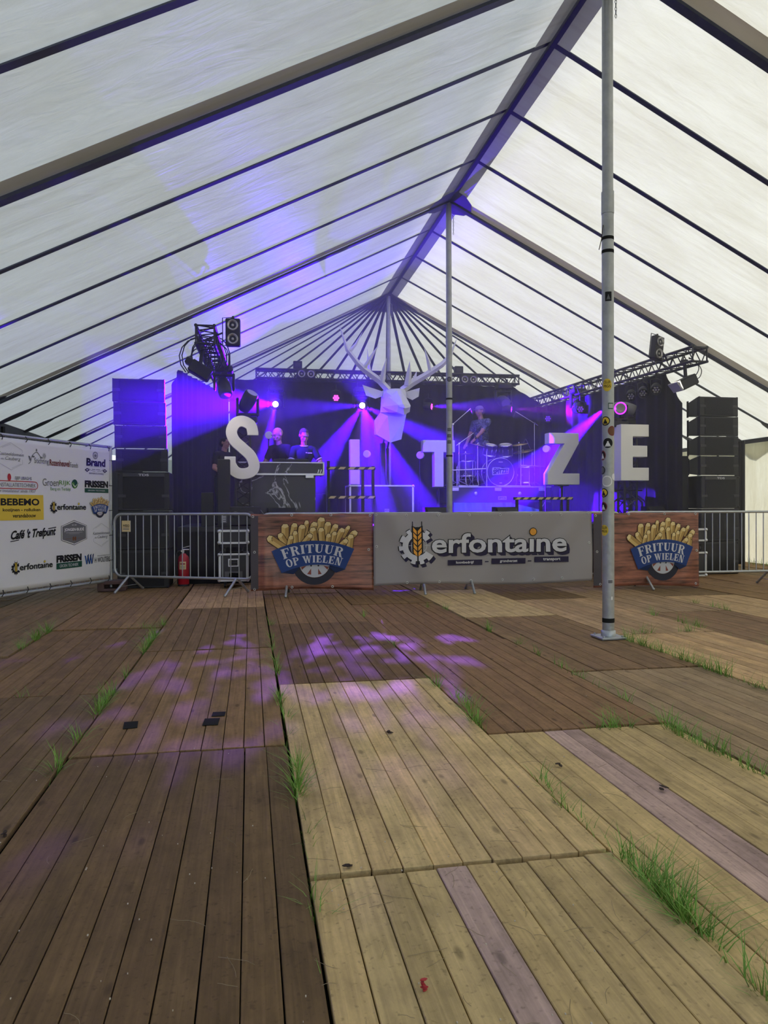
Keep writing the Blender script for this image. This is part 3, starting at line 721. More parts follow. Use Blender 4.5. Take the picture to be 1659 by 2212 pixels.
# ------------------------------------------------------------------ deer head
DY = 14.2
t = thing('deer_head', 'faceted white deer head with long antlers hanging over the stage centre', 'deer head', (2.83, DY, 3.06))
kz = .00196
def dp(x, y, d): return ((x - 1020) * kz, d, (925 - y) * kz)
def hull(name, pts, parent, m=M_DEER):
    bm = bmesh.new()
    for p in pts: bm.verts.new(dp(*p))
    r = bmesh.ops.convex_hull(bm, input=bm.verts)
    bmesh.ops.delete(bm, geom=[g for g in r['geom_interior'] if isinstance(g, bmesh.types.BMVert)], context='VERTS')
    bmesh.ops.recalc_face_normals(bm, faces=bm.faces)
    me = bpy.data.meshes.new(name); bm.to_mesh(me); bm.free(); me.materials.append(m); return link(name, me, parent)
hd = hull('head', [(925, 697, 0), (1110, 690, 0), (1020, 685, .06), (920, 735, -.06), (1115, 735, -.06), (1035, 705, -.08), (880, 760, .10), (868, 925, .10), (1142, 935, .12), (1135, 790, .12), (935, 930, -.02), (1110, 930, -.02), (985, 800, -.16), (1100, 795, -.16), (900, 700, .22), (1130, 700, .22), (890, 930, .3), (1130, 930, .3)], t)
mz = hull('muzzle', [(930, 770, -.04), (1118, 775, -.04), (1020, 720, -.10), (1060, 715, -.10), (1000, 885, -.42), (1120, 885, -.42), (1040, 880, -.46), (990, 950, -.36), (1118, 945, -.36), (1060, 978, -.40), (880, 870, .02), (935, 930, .02), (1138, 870, .04), (1130, 935, .04)], t)
hull('nose', [(1000, 886, -.43), (1120, 886, -.43), (1042, 878, -.47), (1060, 920, -.50), (1008, 905, -.44), (1116, 905, -.44)], t)
hull('neck', [(868, 925, .12), (1140, 930, .14), (1120, 975, .02), (935, 965, .0), (820, 1000, .26), (840, 1140, .22), (970, 1225, .10), (1085, 1190, .12), (1130, 960, .36), (840, 1130, .50), (1085, 1170, .50), (890, 930, .45)], t)
for pts in ([(890, 718, .06), (680, 664, -.02), (714, 770, -.04), (810, 799, -.03), (884, 768, .05), (800, 735, .09), (860, 745, .12)], [(1128, 715, .06), (1260, 680, -.02), (1246, 768, -.04), (1182, 805, -.03), (1126, 770, .05), (1190, 735, .09), (1150, 745, .12)]): hull('ear', pts, t)
def antler(beam, tines):
    b = MB()
    def spike(pts, ws):
        P = [Vector(dp(*p)) for p in pts]; k = len(P); vs = []
        for i in range(k):
            tn = (P[min(i + 1, k - 1)] - P[max(i - 1, 0)]).normalized(); sd_ = tn.cross(Vector((0, 1, 0))).normalized(); w = ws[i] * kz / 2
            vs += [tuple(P[i] + sd_ * w), tuple(P[i] + Vector((0, -1, 0)) * w), tuple(P[i] - sd_ * w), tuple(P[i] + Vector((0, 1, 0)) * w)]
        fs = [(4 * i + j, 4 * i + (j + 1) % 4, 4 * i + 4 + (j + 1) % 4, 4 * i + 4 + j) for i in range(k - 1) for j in range(4)]
        b.add(vs, fs + [(0, 1, 2, 3), (4 * k - 4, 4 * k - 3, 4 * k - 2, 4 * k - 1)])
    spike(*beam)
    for q in tines: spike(*q)
    return b.build('antler', M_DEER, t)
antler(([(945, 705, .04), (855, 615, .02), (700, 512, .0), (640, 455, .0), (535, 322, .02), (458, 70, .05)], [70, 68, 62, 56, 42, 2]), [([(690, 515, 0), (760, 400, -.03), (845, 262, -.05)], [44, 36, 1]), ([(875, 640, 0), (890, 530, -.06), (915, 400, -.10)], [60, 46, 1]), ([(560, 330, .02), (620, 260, .05), (690, 130, .06)], [40, 26, 1]), ([(760, 560, .02), (748, 400, .10), (742, 290, .12)], [34, 22, 1])])
antler(([(1085, 705, .04), (1180, 635, .02), (1340, 540, .0), (1490, 440, .0), (1580, 350, .02), (1655, 165, .05)], [70, 68, 62, 56, 42, 2]), [([(1375, 520, 0), (1345, 400, -.03), (1302, 280, -.05)], [46, 36, 1]), ([(1135, 660, 0), (1146, 540, -.06), (1150, 420, -.10)], [70, 54, 1]), ([(1200, 620, .02), (1225, 560, .08), (1245, 495, .1)], [44, 30, 1]), ([(1590, 350, .02), (1560, 250, .05), (1535, 190, .06)], [30, 20, 1])])
t = thing('lifting_stand', 'black lifting mast holding up the deer head', 'stand', (2.66, DY + .55, ZS))
MB().box((0, 0, .8), (.10, .10, 1.6), .008).build('mast', M_TRUSS, t); MB().box((.10, .02, .75), (.06, .06, 1.5), .006).build('inner_mast', M_TRUSS, t)
b = MB()
for sx, sy in ((-1, -1), (1, -1), (-1, 1), (1, 1)): b.tube((0, 0, .12), (sx * .45, sy * .32, .02), .02, n=8)
b.build('foot_frame', M_TRUSS, t); b = MB(); b.tube((.10, 0, 1.5), (.16, -.1, 1.9), .02); b.tube((.0, 0, 1.55), (.06, -.15, 1.9), .02); b.tube((.06, -.15, 1.9), (.12, -.15, 2.06), .02); b.build('bracket', M_TRUSS, t)

# ------------------------------------------------------------------ loudspeakers
FRONT = -.3
def handle_mb(x, z, d=.0): return MB().box((x, -.302, z), (.11, .012, .045), .004)
def make_sub(label, loc):
    t = thing('subwoofer', label, 'loudspeaker', loc, group='subwoofers under the line arrays')
    b = MB(); b.box((0, 0, .29), (.745, .6, .576), .012); b.build('cabinet', M_CAB, t)
    MB().box((0, -.298, .285), (.60, .012, .50), .004).build('grille', M_GRILLE, t)
    for sx in (-1, 1): handle_mb(sx * .31, .22).build('handle', M_DARKGREY, t)
    b = MB()
    for sx in (-1, 1):
        for sz in (.03, .55): b.box((sx * .355, -.295, sz), (.035, .03, .035), .006)
    tag(b.build('corner_guard', M_BLACK, t), kind='stuff'); return t
def make_top(label, loc):
    t = thing('line_array_speaker', label, 'loudspeaker', loc, group='line array cabinets')
    vs = []
    for y, w, h, zc in ((-.3, .372, .330, .17), (-.22, .372, .330, .17), (.3, .24, .235, .17)):
        for sx, sz in ((-1, -1), (1, -1), (1, 1), (-1, 1)): vs.append((sx * w, y, zc + sz * h / 2))
    b = MB(); b.add(vs, [(0, 1, 2, 3), (8, 11, 10, 9)] + [(a * 4 + i, a * 4 + 4 + i, a * 4 + 4 + (i + 1) % 4, a * 4 + (i + 1) % 4) for a in (0, 1) for i in range(4)]); b.build('cabinet', M_CAB, t)
    MB().box((0, -.301, .17), (.56, .010, .29), .003).build('grille', M_GRILLE, t)
    for sx in (-1, 1): handle_mb(sx * .315, .17).build('handle', M_DARKGREY, t)
    b = MB()
    for sx in (-1, 1): b.box((sx * .366, -.27, .17), (.014, .05, .345), .003); b.box((sx * .30, .18, .17), (.014, .05, .30), .003)
    b.build('rigging_plate', M_TRUSS, t); return t
sub0 = top0 = None
for side, X, Y in (('left', -1.56, 11.82), ('right', 8.17, 12.1)):
    for i in range(3):
        lab = ['bottom subwoofer standing on the floor, %s loudspeaker stack', 'middle subwoofer, %s loudspeaker stack', 'top subwoofer with the lettered strip, %s loudspeaker stack'][i] % side
        loc = (X + .006 * i, Y, .0 + .58 * i)
        if sub0 is None: s = sub0 = make_sub(lab, loc)
        else: s = copy_tree(sub0, loc, lab)
        if i == 2:
            MB().box((0, -.303, .535), (.60, .012, .055), .004).build('badge_strip', M_DARKGREY, s)
            Pt = Print(); Pt.text('TDS', -.075, .518, .075, .552, I_PALE, 2, .02); Pt.build('lettering', s, lambda u, v, o: Vector((u, -.309 - o, v)))
    for i in range(4):
        lab = ['lowest cabinet of the %s line array', 'second cabinet from below in the %s line array', 'third cabinet from below in the %s line array', 'topmost cabinet of the %s line array'][i] % side
        loc = (X + (-.014 if side == 'left' else -.004) * (i + 1), Y, 1.745 + .348 * i)
        if top0 is None: s = top0 = make_top(lab, loc)
        else: s = copy_tree(top0, loc, lab)

# ------------------------------------------------------------------ lamps hung over the stage
def aimM(d):
    q = Vector(d).normalized().to_track_quat('-Z', 'Y'); return q.to_matrix().to_4x4()
def spot(loc, target, power, angle, col=BEAM, blend=.25, size=.03, gobo=None):
    l = bpy.data.lights.new('stage_lamp', 'SPOT'); l.energy = power * BEAM_POWER; l.color = col; l.spot_size = R(angle); l.spot_blend = blend; l.shadow_soft_size = size
    o = bpy.data.objects.new('stage_lamp', l); COL.objects.link(o); o.location = loc
    o.rotation_euler = (Vector(target) - Vector(loc)).to_track_quat('-Z', 'Y').to_euler()
    if gobo:
        l.use_nodes = True; nt = l.node_tree; N, L = nt.nodes, nt.links; em = N['Emission']
        tc = N.new('ShaderNodeTexCoord'); mp = N.new('ShaderNodeMapping'); mp.inputs['Scale'].default_value = gobo[0]; mp.inputs['Rotation'].default_value = (0, 0, gobo[1]); L.new(tc.outputs['Normal'], mp.inputs[0])
        nz = N.new('ShaderNodeTexNoise'); nz.inputs['Scale'].default_value = 1; nz.inputs['Detail'].default_value = 1; L.new(mp.outputs[0], nz.inputs['Vector'])
        rp = N.new('ShaderNodeValToRGB'); rp.color_ramp.elements[0].position = gobo[2]; rp.color_ramp.elements[1].position = gobo[2] + .07; L.new(nz.outputs[0], rp.inputs[0]); L.new(rp.outputs[0], em.inputs['Strength'])
    return o
def moving_head(label, loc, aim, up=False, lr=.098, lens=M_LENSGLASS, s=1.0, ring=None, dark=M_DARKGREY):
    """loc: centre of the head's tilt axis; hung below a truss, or standing when up"""
    t = thing('moving_head_lamp', label, 'stage light', loc, group='moving head lamps'); sg = -1 if up else 1
    b = MB(); b.box((0, 0, sg * .34 * s), (.34 * s, .30 * s, .12 * s), .02); b.box((0, 0, sg * .26 * s), (.12 * s, .12 * s, .06 * s), .01)
    if not up: b.tube((-.10 * s, 0, .40 * s), (-.10 * s, 0, .52 * s), .02); b.tube((.10 * s, 0, .40 * s), (.10 * s, 0, .52 * s), .02)
    b.build('base', M_BLACK, t)
    b = MB()
    for sx in (-1, 1): b.box((sx * .18 * s, 0, sg * .10 * s), (.05 * s, .11 * s, .34 * s), .015)
    b.box((0, 0, sg * .23 * s), (.40 * s, .12 * s, .05 * s), .015); b.build('yoke', M_BLACK, t)
    T = aimM(aim); b = MB()
    b.lathe([(.05 * s, .20 * s), (.10 * s, .18 * s), (.13 * s, .05 * s), (.135 * s, -.10 * s), (.125 * s, -.19 * s), (.10 * s, -.20 * s)], 20, T=T); h = b.build('head', dark, t)
    MB().lathe([(.0001, -.195 * s), (lr * .5 * s, -.203 * s), (lr * s, -.202 * s)], 20, T=T).build('lens', lens, h)
    if ring:
        b = MB(); b.path([tuple(T @ Vector((.115 * s * math.cos(a), .115 * s * math.sin(a), -.205 * s))) for a in [2 * math.pi * i / 20 for i in range(20)]], .012 * s, 6, closed=True); b.build('led_ring', ring, h)
    return t
def par(label, loc, aim, led=M_PURPLED, n7=True, s=1.0, group='LED par cans'):
    t = thing('par_can', label, 'stage light', loc, group=group); T = aimM(aim)
    b = MB(); b.lathe([(.05 * s, .12 * s), (.085 * s, .10 * s), (.095 * s, -.10 * s), (.085 * s, -.10 * s), (.08 * s, -.08 * s)], 16, T=T); b.build('housing', M_BLACK, t)
    b = MB()
    for x, y in [(0, 0)] + [(.048 * s * math.cos(a), .048 * s * math.sin(a)) for a in [math.pi / 3 * i for i in range(6)]]: b.lathe([(.0001, -.092 * s), (.02 * s, -.088 * s), (.022 * s, -.08 * s)], 8, T=T @ Matrix.Translation((x, y, 0)))
    b.build('led_cluster', led, t)
    b = MB(); b.path([(-.11 * s, 0, 0), (-.11 * s, 0, .16 * s), (0, 0, .19 * s), (.11 * s, 0, .16 * s), (.11 * s, 0, 0)], .010, 6); b.tube((0, 0, .18 * s), (0, 0, .30 * s), .016); b.build('bracket', M_BLACK, t)
    return t
H1, H2 = (.60, 16.75, 3.52), (2.53, 16.75, 3.53)
HR = (7.20, 14.26, 3.20)
def off(h, d, k=.23): v = Vector(d).normalized(); return tuple(Vector(h) + v * k)
d1, d2 = (-.10, -1, -.16), (-.05, -1, -.15)
moving_head('moving head lamp with white hot lens, hung left of the DJs', H1, d1, lens=M_LAMPON, lr=.062)
moving_head('moving head lamp with white hot lens, hung left of the deer head', H2, d2, lens=M_LAMPON, lr=.062)
moving_head('dark moving head lamp hung above the drummer', (5.92, 16.75, 3.70), (.0, -1, -.4))
moving_head('moving head lamp standing above the letter E, pink glowing ring', (6.72, 12.72, 3.02), (-.25, -1, -.15), up=True, ring=M_RING, s=.9)
moving_head('second moving head lamp on the right tower, tilted away', (7.02, 12.95, 3.06), (.9, -.3, -.35), up=True, s=.8, dark=mat('grey_plastic', (.2, .2, .2), .5))
moving_head('large moving head lamp standing above the letter S', (-.02, 12.95, 3.02), (.5, -.6, .9), up=True, s=.95)
moving_head('moving head lamp under the left truss, tilted down', (-.42, 13.2, 3.30), (.2, -.6, -1), s=.9)
moving_head('dark moving head lamp under the middle of the right truss', (7.18, 15.4, 3.45), (-.5, -.7, -.7), s=.9)
par('par can glowing pink, hung between the two white hot lamps', (1.93, 16.6, 3.66), (-.1, -1, -.1), M_PINK)
par('par can glowing pink just left of the deer muzzle', (3.02, 16.6, 3.62), (0, -1, -.1), M_PINK)
par('par can glowing pink, hung right of the deer muzzle', (4.06, 16.6, 3.52), (.9, -.6, -.1), M_PINK)
par('par can with violet glow, hung right of the drummer', (5.98, 16.6, 3.50), (.9, -.6, -.15), M_PURPLE)
par('dim violet par can under the right truss, nearer the letter Z', (7.14, 15.2, 3.33), (-.4, -1, -.1), M_PURPLED)
par('dim violet par can under the right truss, farther back', (7.02, 16.7, 3.30), (-.4, -1, -.1), M_PURPLED)
for i, (y, x) in enumerate(((13.3, 7.30), (12.9, 7.33), (12.5, 7.36))): par('unlit par can under the right truss, %s of three' % ('rear', 'middle', 'front')[i], (x, y, 3.36), (-.5, -.8, -.5), M_LENSGLASS)
par('red glowing par can under the left truss', (-.46, 14.0, 3.55), (.3, -1, -.2), mat('lit_red_led', (1, .02, .2), emit=4), s=.7)
def disc_lamp(label, x, y, z):
    t = thing('round_lamp', label, 'lamp', (x, y, z), group='round white lamps on stage')
    T = aimM((-x * .15, -1, 0)); b = MB(); b.lathe([(.03, .10), (.07, .07), (.078, -.01), (.078, -.03), (.066, -.03)], 20, T=T); b.build('housing', M_WARMDISC, t)
    MB().lathe([(.0001, -.024), (.066, -.022)], 20, T=T).build('lens', mat('frosted_lens', (.62, .62, .58), .3), t)
    b = MB(); b.tube((0, .05, -.02), (0, .05, -(z - ZS)), .014, n=6); b.box((0, .05, -(z - ZS) + .01), (.22, .22, .02), .004); b.build('post', M_BLACK, t)
disc_lamp('round white lamp beside the letter S', .39, 15.0, 2.65); disc_lamp('round white lamp right of the letter I', 2.41, 15.2, 2.31); disc_lamp('round white lamp left of the letter T', 3.50, 15.0, 2.28); disc_lamp('round white lamp left of the letter Z', 6.27, 15.0, 2.44)
def blinder(label, loc, rz, vertical=True, tilt=0.0, arm=-1):
    t = thing('blinder_lamp', label, 'stage light', loc, group='two-lamp blinders', rot=(0, tilt, rz)); w, h = (.22, .42) if vertical else (.42, .22)
    b = MB(); b.box((0, .03, 0), (w, .12, h), .012); b.build('housing', M_BLACK, t)
    for sg in (-1, 1):
        c = (0, 0, sg * .105) if vertical else (sg * .105, 0, 0); T = Matrix.Translation(c) @ Matrix.Rotation(R(90), 4, 'X')
        p_ = MB().lathe([(.085, .02), (.082, .05), (.070, .045), (.045, .02), (.02, .03), (.0001, .033)], 20, T=T).build('lamp', M_LENSGLASS, t)
    b = MB(); q = (-w / 2 - .05) if vertical else 0
    b.path([(0, .05, h / 2), (0, .05, h / 2 + .03), (-w / 2 - .05, .05, h / 2 + .02), (-w / 2 - .05, .05, -h / 2 + .02), (-w / 2, .05, -h / 2 + .02)], .008, 6); b.tube((0, .05, h / 2), (0, .05, h / 2 + .05), .018); b.tube((w / 2 if not vertical else arm * (w / 2 + .05) , .05, 0), (arm * .42 if vertical else 0, .10, -.10), .014); b.build('bracket', M_BLACK, t)
blinder('two-lamp blinder on end beside the left truss', (-.235, 11.6, 3.89), R(-4)); blinder('two-lamp blinder on end above the right truss', (7.05, 11.9, 3.97), R(22), tilt=R(9), arm=1)
blinder('two-lamp blinder lying on the back truss, left of the deer', (1.28, 16.82, 4.22), 0, False); blinder('two-lamp blinder lying on the back truss, right of the deer', (5.10, 16.82, 4.20), 0, False)
for lab, x in (('black control box on top of the back truss, left of the deer', 1.10), ('black control box on top of the back truss, right of the deer', 4.90)):
    t = thing('control_box', lab, 'box', (x, 17.0, 4.345)); MB().box((0, 0, .09), (.20, .14, .20), .008).build('housing', M_BLACK, t); MB().box((0, -.072, .10), (.12, .01, .08), .003).build('front_panel', M_DARKGREY, t)
t = thing('flood_lamp', 'black flood lamp hanging with cable loops from the bare end of the right truss', 'stage light', (7.42, 11.66, 3.33)); Rm = Euler((R(0), R(-25), 0)).to_matrix()
b = MB(); b.box((0, 0, 0), (.34, .26, .18), .02, rot=Rm); b.build('housing', M_BLACK, t); b = MB(); b.box((-.20, -.02, -.085), (.03, .28, .18), .004, rot=Euler((0, R(-40), 0)).to_matrix()); b.build('barn_door', mat('grey_barn_door', (.35, .35, .36), .5), t); b = MB(); b.box((-.157, -.02, -.055), (.008, .22, .15), .002, rot=Euler((0, R(-25), 0)).to_matrix()); b.build('lens', mat('warm_lens', (1, .9, .72), emit=3), t)
b = MB(); b.tube((.0, 0, .10), (-.02, 0, .38), .03, n=10); b.box((-.02, 0, .37), (.10, .08, .06), .01); b.build('yoke', M_BLACK, t)
b = MB(); b.path(catmull([(.1, 0, .08), (.22, .02, .16), (.25, 0, .28), (.15, .0, .40), (.06, 0, .42)], 5), .008, 6); b.path(catmull([(.12, .03, .06), (.27, .02, .10), (.30, 0, .24), (.18, .0, .38), (.06, 0, .44)], 5), .008, 6); b.build('cable', M_BLACK, t)
t = thing('flood_lamp', 'black flood lamp hanging from the left truss, tilted to the right', 'stage light', (-.74, 11.9, 3.34)); b = MB(); b.box((0, 0, 0), (.34, .26, .20), .02, rot=Euler((0, R(30), 0)).to_matrix()); b.build('housing', M_BLACK, t)
b = MB(); b.tube((0, 0, .1), (.05, 0, .45), .03, n=10); b.box((-.16, -.02, .13), (.12, .2, .10), .01, rot=Euler((0, R(30), 0)).to_matrix()); b.build('yoke', M_BLACK, t)
t = thing('cable_bundle', 'bundle of black cables looped around the left truss', 'cables', (-.64, 12.2, 3.68)); rr = random.Random(3)
for i in range(9):
    a = rr.uniform(-.2, .2); rad = rr.uniform(.16, .34); b = MB(); b.path([(a + rad * math.cos(q) * (.9 if i % 2 else .6), rr.uniform(-.02, .02) + .25 * i / 9, -.05 + rad * math.sin(q)) for q in [R(-40 + 27 * j) for j in range(11)]], .009, 6); b.build('cable', M_BLACK, t)
t = thing('cable_bundle', 'black cables draped along the back truss', 'cables', (0, 16.88, 4.14)); rr = random.Random(5)
for i in range(14):
    x = .5 + i * .42; b = MB(); b.path(catmull([(x, 0, .12), (x + .08, -.03, rr.uniform(-.02, .04)), (x + .2, -.02, -.06), (x + .34, 0, rr.uniform(.08, .2))], 4), .009, 5); b.build('cable', M_BLACK, t)

# ------------------------------------------------------------------ cases, booth, rails
def flight_case(label, loc, w, d, h, hw=.025, cm=None, trim_top=True, group=None, latch=True, note=None, handle=None, name='flight_case'):
    t = thing(name, label, 'flight case', loc, group=group)
    MB().box((0, 0, h / 2), (w, d, h), .008).build('body', cm or M_DARKGREY, t)
    b = MB(); y = -d / 2 - .004; e = .002
    for x in (-w / 2 + hw / 2, w / 2 - hw / 2): b.box((x - e * (1 if x < 0 else -1), y, h / 2), (hw, .012, h), .002)
    for z in (hw / 2, h - hw / 2): b.box((0, y - .001, z), (w, .012, hw), .002)
    for x in (-w / 2, w / 2):
        for yy in (-d / 2, d / 2): b.box((x, yy, h / 2), (hw * .7, hw * .7, h), .004)
    for z in (0, h): b.box((0, d / 2, max(hw / 2, z - hw / 2)), (w, .012, hw), .002)
    for x in (-w / 2, w / 2): b.box((x, 0, h - hw / 2), (.012, d, hw), .002)
    b.build('edge_trim', M_ALU, t)
    b = MB()
    for sx in (-1, 1):
        for z in (0.02, h - .02):
            b.ell((sx * w / 2, -d / 2, z), (.028, .028, .028), 8, 6)
    b.build('ball_corner', M_ALU, t)
    if handle:
        hx, hz = handle; b = MB(); b.box((hx, y - .004, hz), (.16, .012, .12), .004); b.build('handle_dish', M_ALU, t)
        b = MB(); b.box((hx, y - .011, hz), (.12, .006, .085), .002); b.path([(hx - .045, y - .012, hz), (hx - .045, y - .028, hz), (hx + .045, y - .028, hz), (hx + .045, y - .012, hz)], .007, 6); b.build('handle', M_BLACK, t)
    if note:
        for (nx, nz, nw, nh, mm, txt) in note:
            P = Print(); P.rect(nx - nw / 2, nz - nh / 2, nx + nw / 2, nz + nh / 2, mm, 0)
            if txt: P.text(txt, nx - nw * .4, nz - nh * .3, nx + nw * .4, nz + nh * .3, I_BLK, 1, .03)
            P.build('label_sticker', t, lambda u, v, o: Vector((u, -d / 2 - .001 - o, v)))
    return t
flight_case('wide black flight case with white trim, below the letter I', (2.54, 14.5, ZS), 1.26, .60, .735, .03, note=[(.10, .24, .09, .06, I_LG, 'SPITZE')])
t = thing('dj_booth', 'DJ booth with black marble panels and white aluminium edges', 'DJ booth', (.515, 13.08, ZS)); t.scale = (.8586, .8586, .977)
b = MB(); b.box((0, .35, 1.0), (1.80, .70, .20), .004); b.build('top_unit', M_MARBLE, t)
b = MB(); b.box((-.06, .40, .45), (1.62, .56, .88), .004); b.build('front_panel', M_MARBLE, t)
b = MB()
for z in (.905, 1.115): b.box((0, -.004, z), (1.84, .03, .035 if z < 1 else .022), .004)
for x in (-.91, .91): b.box((x, -.004, 1.01), (.03, .03, .23), .004); b.box((x, .35, 1.115), (.022, .7, .022), .003); b.box((x, .35, .905), (.022, .7, .03), .003)
b.build('edge_trim', M_ALU, t); b = MB(); b.box((.62, -.02, .865), (.17, .03, .06), .008); b.build('latch', M_ALU, t)
b = MB()
for i in range(3): b.box((.80 + .05 * i, -.022, .96), (.02, .01, .07), .002, rot=Euler((0, R(20), 0)).to_matrix())
b.build('corner_mark', M_ALU, t)
t = thing('dj_controller', 'flat black DJ controller on the booth top', 'DJ controller', (.73, 13.34, ZS + 1.098)); MB().box((0, 0, .03), (.62, .36, .055), .006).build('body', M_BLACK, t)
for sx in (-1, 1): MB().lathe([(.10, .058), (.10, .072), (.0001, .072)], 20, T=Matrix.Translation((sx * .19, 0, 0))).build('jog_wheel', M_DARKGREY, t)
b = MB()
for i in range(5): b.box((-.06 + .03 * i, -.02, .066), (.012, .02, .02), .003)
b.build('fader', M_ALU, t)
def hazard_rail(label, x0, x1, y, zs, posts, nst, w0=.0):
    t = thing('stage_railing', label, 'railing', (x0, y, ZS)); W = x1 - x0
    for z in zs:
        b = MB(); b.box((W / 2, 0, z - ZS), (W, .05, .055), .004); bar = b.build('rail', M_BLACK, t)
        P = Print()
        for i in range(nst):
            u = w0 + (W - w0) * (i + .15) / nst; s = (W - w0) / nst * .58; P.poly([(u, z - ZS - .022), (u + s, z - ZS - .022), (u + s + .045, z - ZS + .022), (u + .045, z - ZS + .022)], M_HAZ)
        P.build('hazard_stripe', bar, lambda u, v, o: Vector((u, -.025 - o, v)))
    for px, pz in posts: MB().box((px - x0, .04, (pz - ZS) / 2), (.05, .05, pz - ZS), .004).build('post', M_BLACK, t)
hazard_rail('stair railing with two black and yellow striped bars, left of centre', 1.38, 2.28, 13.4, (1.915, 1.385), [(1.42, 2.05), (2.05, 1.94), (2.24, 1.96)], 5)
hazard_rail('low striped black and yellow railing below the letter Z', 4.94, 6.13, 13.4, (1.36,), [(5.02, 1.36), (5.5, 1.36), (6.05, 1.36)], 8)
def pipe_rail(label, pts, r=.02):
    t = thing('guard_rail', label, 'railing', (0, 0, 0)); b = MB(); b.path(pts, r, 8); b.build('frame', M_BLACK, t)
    (x0, y0, z0), (x1, y1, z1) = pts[0], pts[-1]; MB().tube((x0, y0, 1.5), (x1, y1, 1.5), r * .8).build('crossbar', M_BLACK, t)
pipe_rail('black guard rail behind the DJ booth', [(1.15, 16.6, ZS), (1.15, 16.6, 2.25), (1.70, 16.6, 2.25), (1.70, 16.6, ZS)])
pipe_rail('rounded black guard rail behind the letter E', [(6.85, 13.4, ZS), (6.85, 13.4, 2.05), (6.93, 13.4, 2.13), (7.28, 13.4, 2.13), (7.36, 13.4, 2.05), (7.36, 13.4, ZS)])
pipe_rail('low rounded guard rail on the right front of the stage', [(6.65, 12.75, ZS), (6.65, 12.75, 1.28), (6.72, 12.75, 1.34), (7.15, 12.75, 1.34), (7.22, 12.75, 1.28), (7.22, 12.75, ZS)], .018)
def wedge(label, x, y, w=.5):
    t = thing('wedge_monitor', label, 'loudspeaker', (x, y, ZS), group='wedge monitors along the stage edge')
    b = MB(); b.prism([(-w / 2, 0), (w / 2, 0), (w / 2, .10), (w / 2 - .02, .12), (-w / 2 + .02, .12), (-w / 2, .10)], -.2, .22); b.prism([(-w / 2, .11), (w / 2, .11), (w / 2, .30), (-w / 2, .30)], .02, .22); b.build('cabinet', M_CAB, t)
    b = MB(); b.box((0, -.09, .21), (w * .9, .012, .25), .003, rot=Euler((R(-50), 0, 0)).to_matrix()); b.build('grille', M_GRILLE, t)
    MB().box((0, -.205, .06), (.12, .01, .02), .002).build('badge', M_LG if False else M_ALU, t)
wedge('wedge monitor on the stage edge below the letter T', 3.35, 12.9); wedge('wedge monitor on the stage edge below the striped rail', 4.62, 12.9, .42); wedge('wedge monitor on the stage edge below the DJ booth', .55, 12.9); wedge('wedge monitor on the stage edge below the letter E', 7.35, 12.5, .35)
t = thing('equipment_rack', 'black equipment rack at the foot of the left tower', 'rack', (-.10, 12.36, ZS)); MB().box((0, 0, .17), (.56, .36, .30), .01).build('body', M_CAB, t)
b = MB()
for sx in (-1, 1): b.lathe([(.055, .0), (.05, .01), (.0001, .004)], 16, T=Matrix.Translation((sx * .12, -.182, .19)) @ Matrix.Rotation(R(90), 4, 'X'))
b.build('fan_grille', M_DARKGREY, t)
for lab, x, y, h in (('slim black column beside the letter S', -.40, 12.2, 1.08), ('narrow black speaker column at the left stage edge', -.66, 12.3, .55), ('tall black column at the right stage edge', 7.66, 12.16, 1.20)):
    t = thing('black_column', lab, 'column', (x, y, ZS)); MB().box((0, 0, h / 2), (.20 if h != 1.20 else .16, .18, h), .01).build('housing', M_CAB, t)
    if h != .55:
        P = Print(); P.rect(-.045, .06, .045, .22, I_GRY, 0)
        for q in range(4): P.rect(-.03, .075 + .035 * q, .03, .095 + .035 * q, I_LG, 1)
        P.build('label_sticker', t, lambda u, v, o: Vector((u, -.091 - o, v)))
# floor-level cases behind the barriers
fc = flight_case('lower flight case with dish handle, behind the left barrier', (-.235, 11.55, .10), .42, .5, .42, .028, note=[(0, .09, .26, .12, I_GRY, None), (.01, .09, .15, .07, I_LG, 'SPITZE')], handle=(0, .28))
flight_case('upper flight case with wide aluminium edge, behind the left barrier', (-.235, 11.55, .66), .42, .5, .21, .03)
for par_, lab, x, y, z in ((None, 'black dolly with castors between the left flight cases', -.235, 11.55, .52), (None, 'black dolly with castors under the left flight cases', -.235, 11.55, 0.0)):
    t = thing('dolly', lab, 'dolly', (x, y, z)); MB().box((0, 0, .115), (.40, .46, .05 if z > .1 else .03), .004).build('board', M_BLACK, t)
    b = MB()
    for sx in (-1, 1):
        for sy in (-1, 1): b.tube((sx * .13 - .012, sy * .16, .045), (sx * .13 + .012, sy * .16, .045), .042, n=12); b.box((sx * .13, sy * .16, .08), (.04, .05, .03), .003)
    b.build('castor', M_DARKGREY, t)
flight_case('lower flight case behind the right banner end', (7.47, 11.75, .0), .46, .5, .42, .03); flight_case('upper flight case behind the right banner end', (7.47, 11.75, .60), .46, .5, .22, .03)
t = thing('dolly', 'black dolly between the right flight cases', 'dolly', (7.47, 11.75, .42)); MB().box((0, 0, .15), (.44, .48, .05), .004).build('board', M_BLACK, t)
b = MB()
for sx in (-1, 1):
    for sy in (-1, 1): b.tube((sx * .14 - .012, sy * .17, .06), (sx * .14 + .012, sy * .17, .06), .058, n=12)
b.build('castor', M_DARKGREY, t)

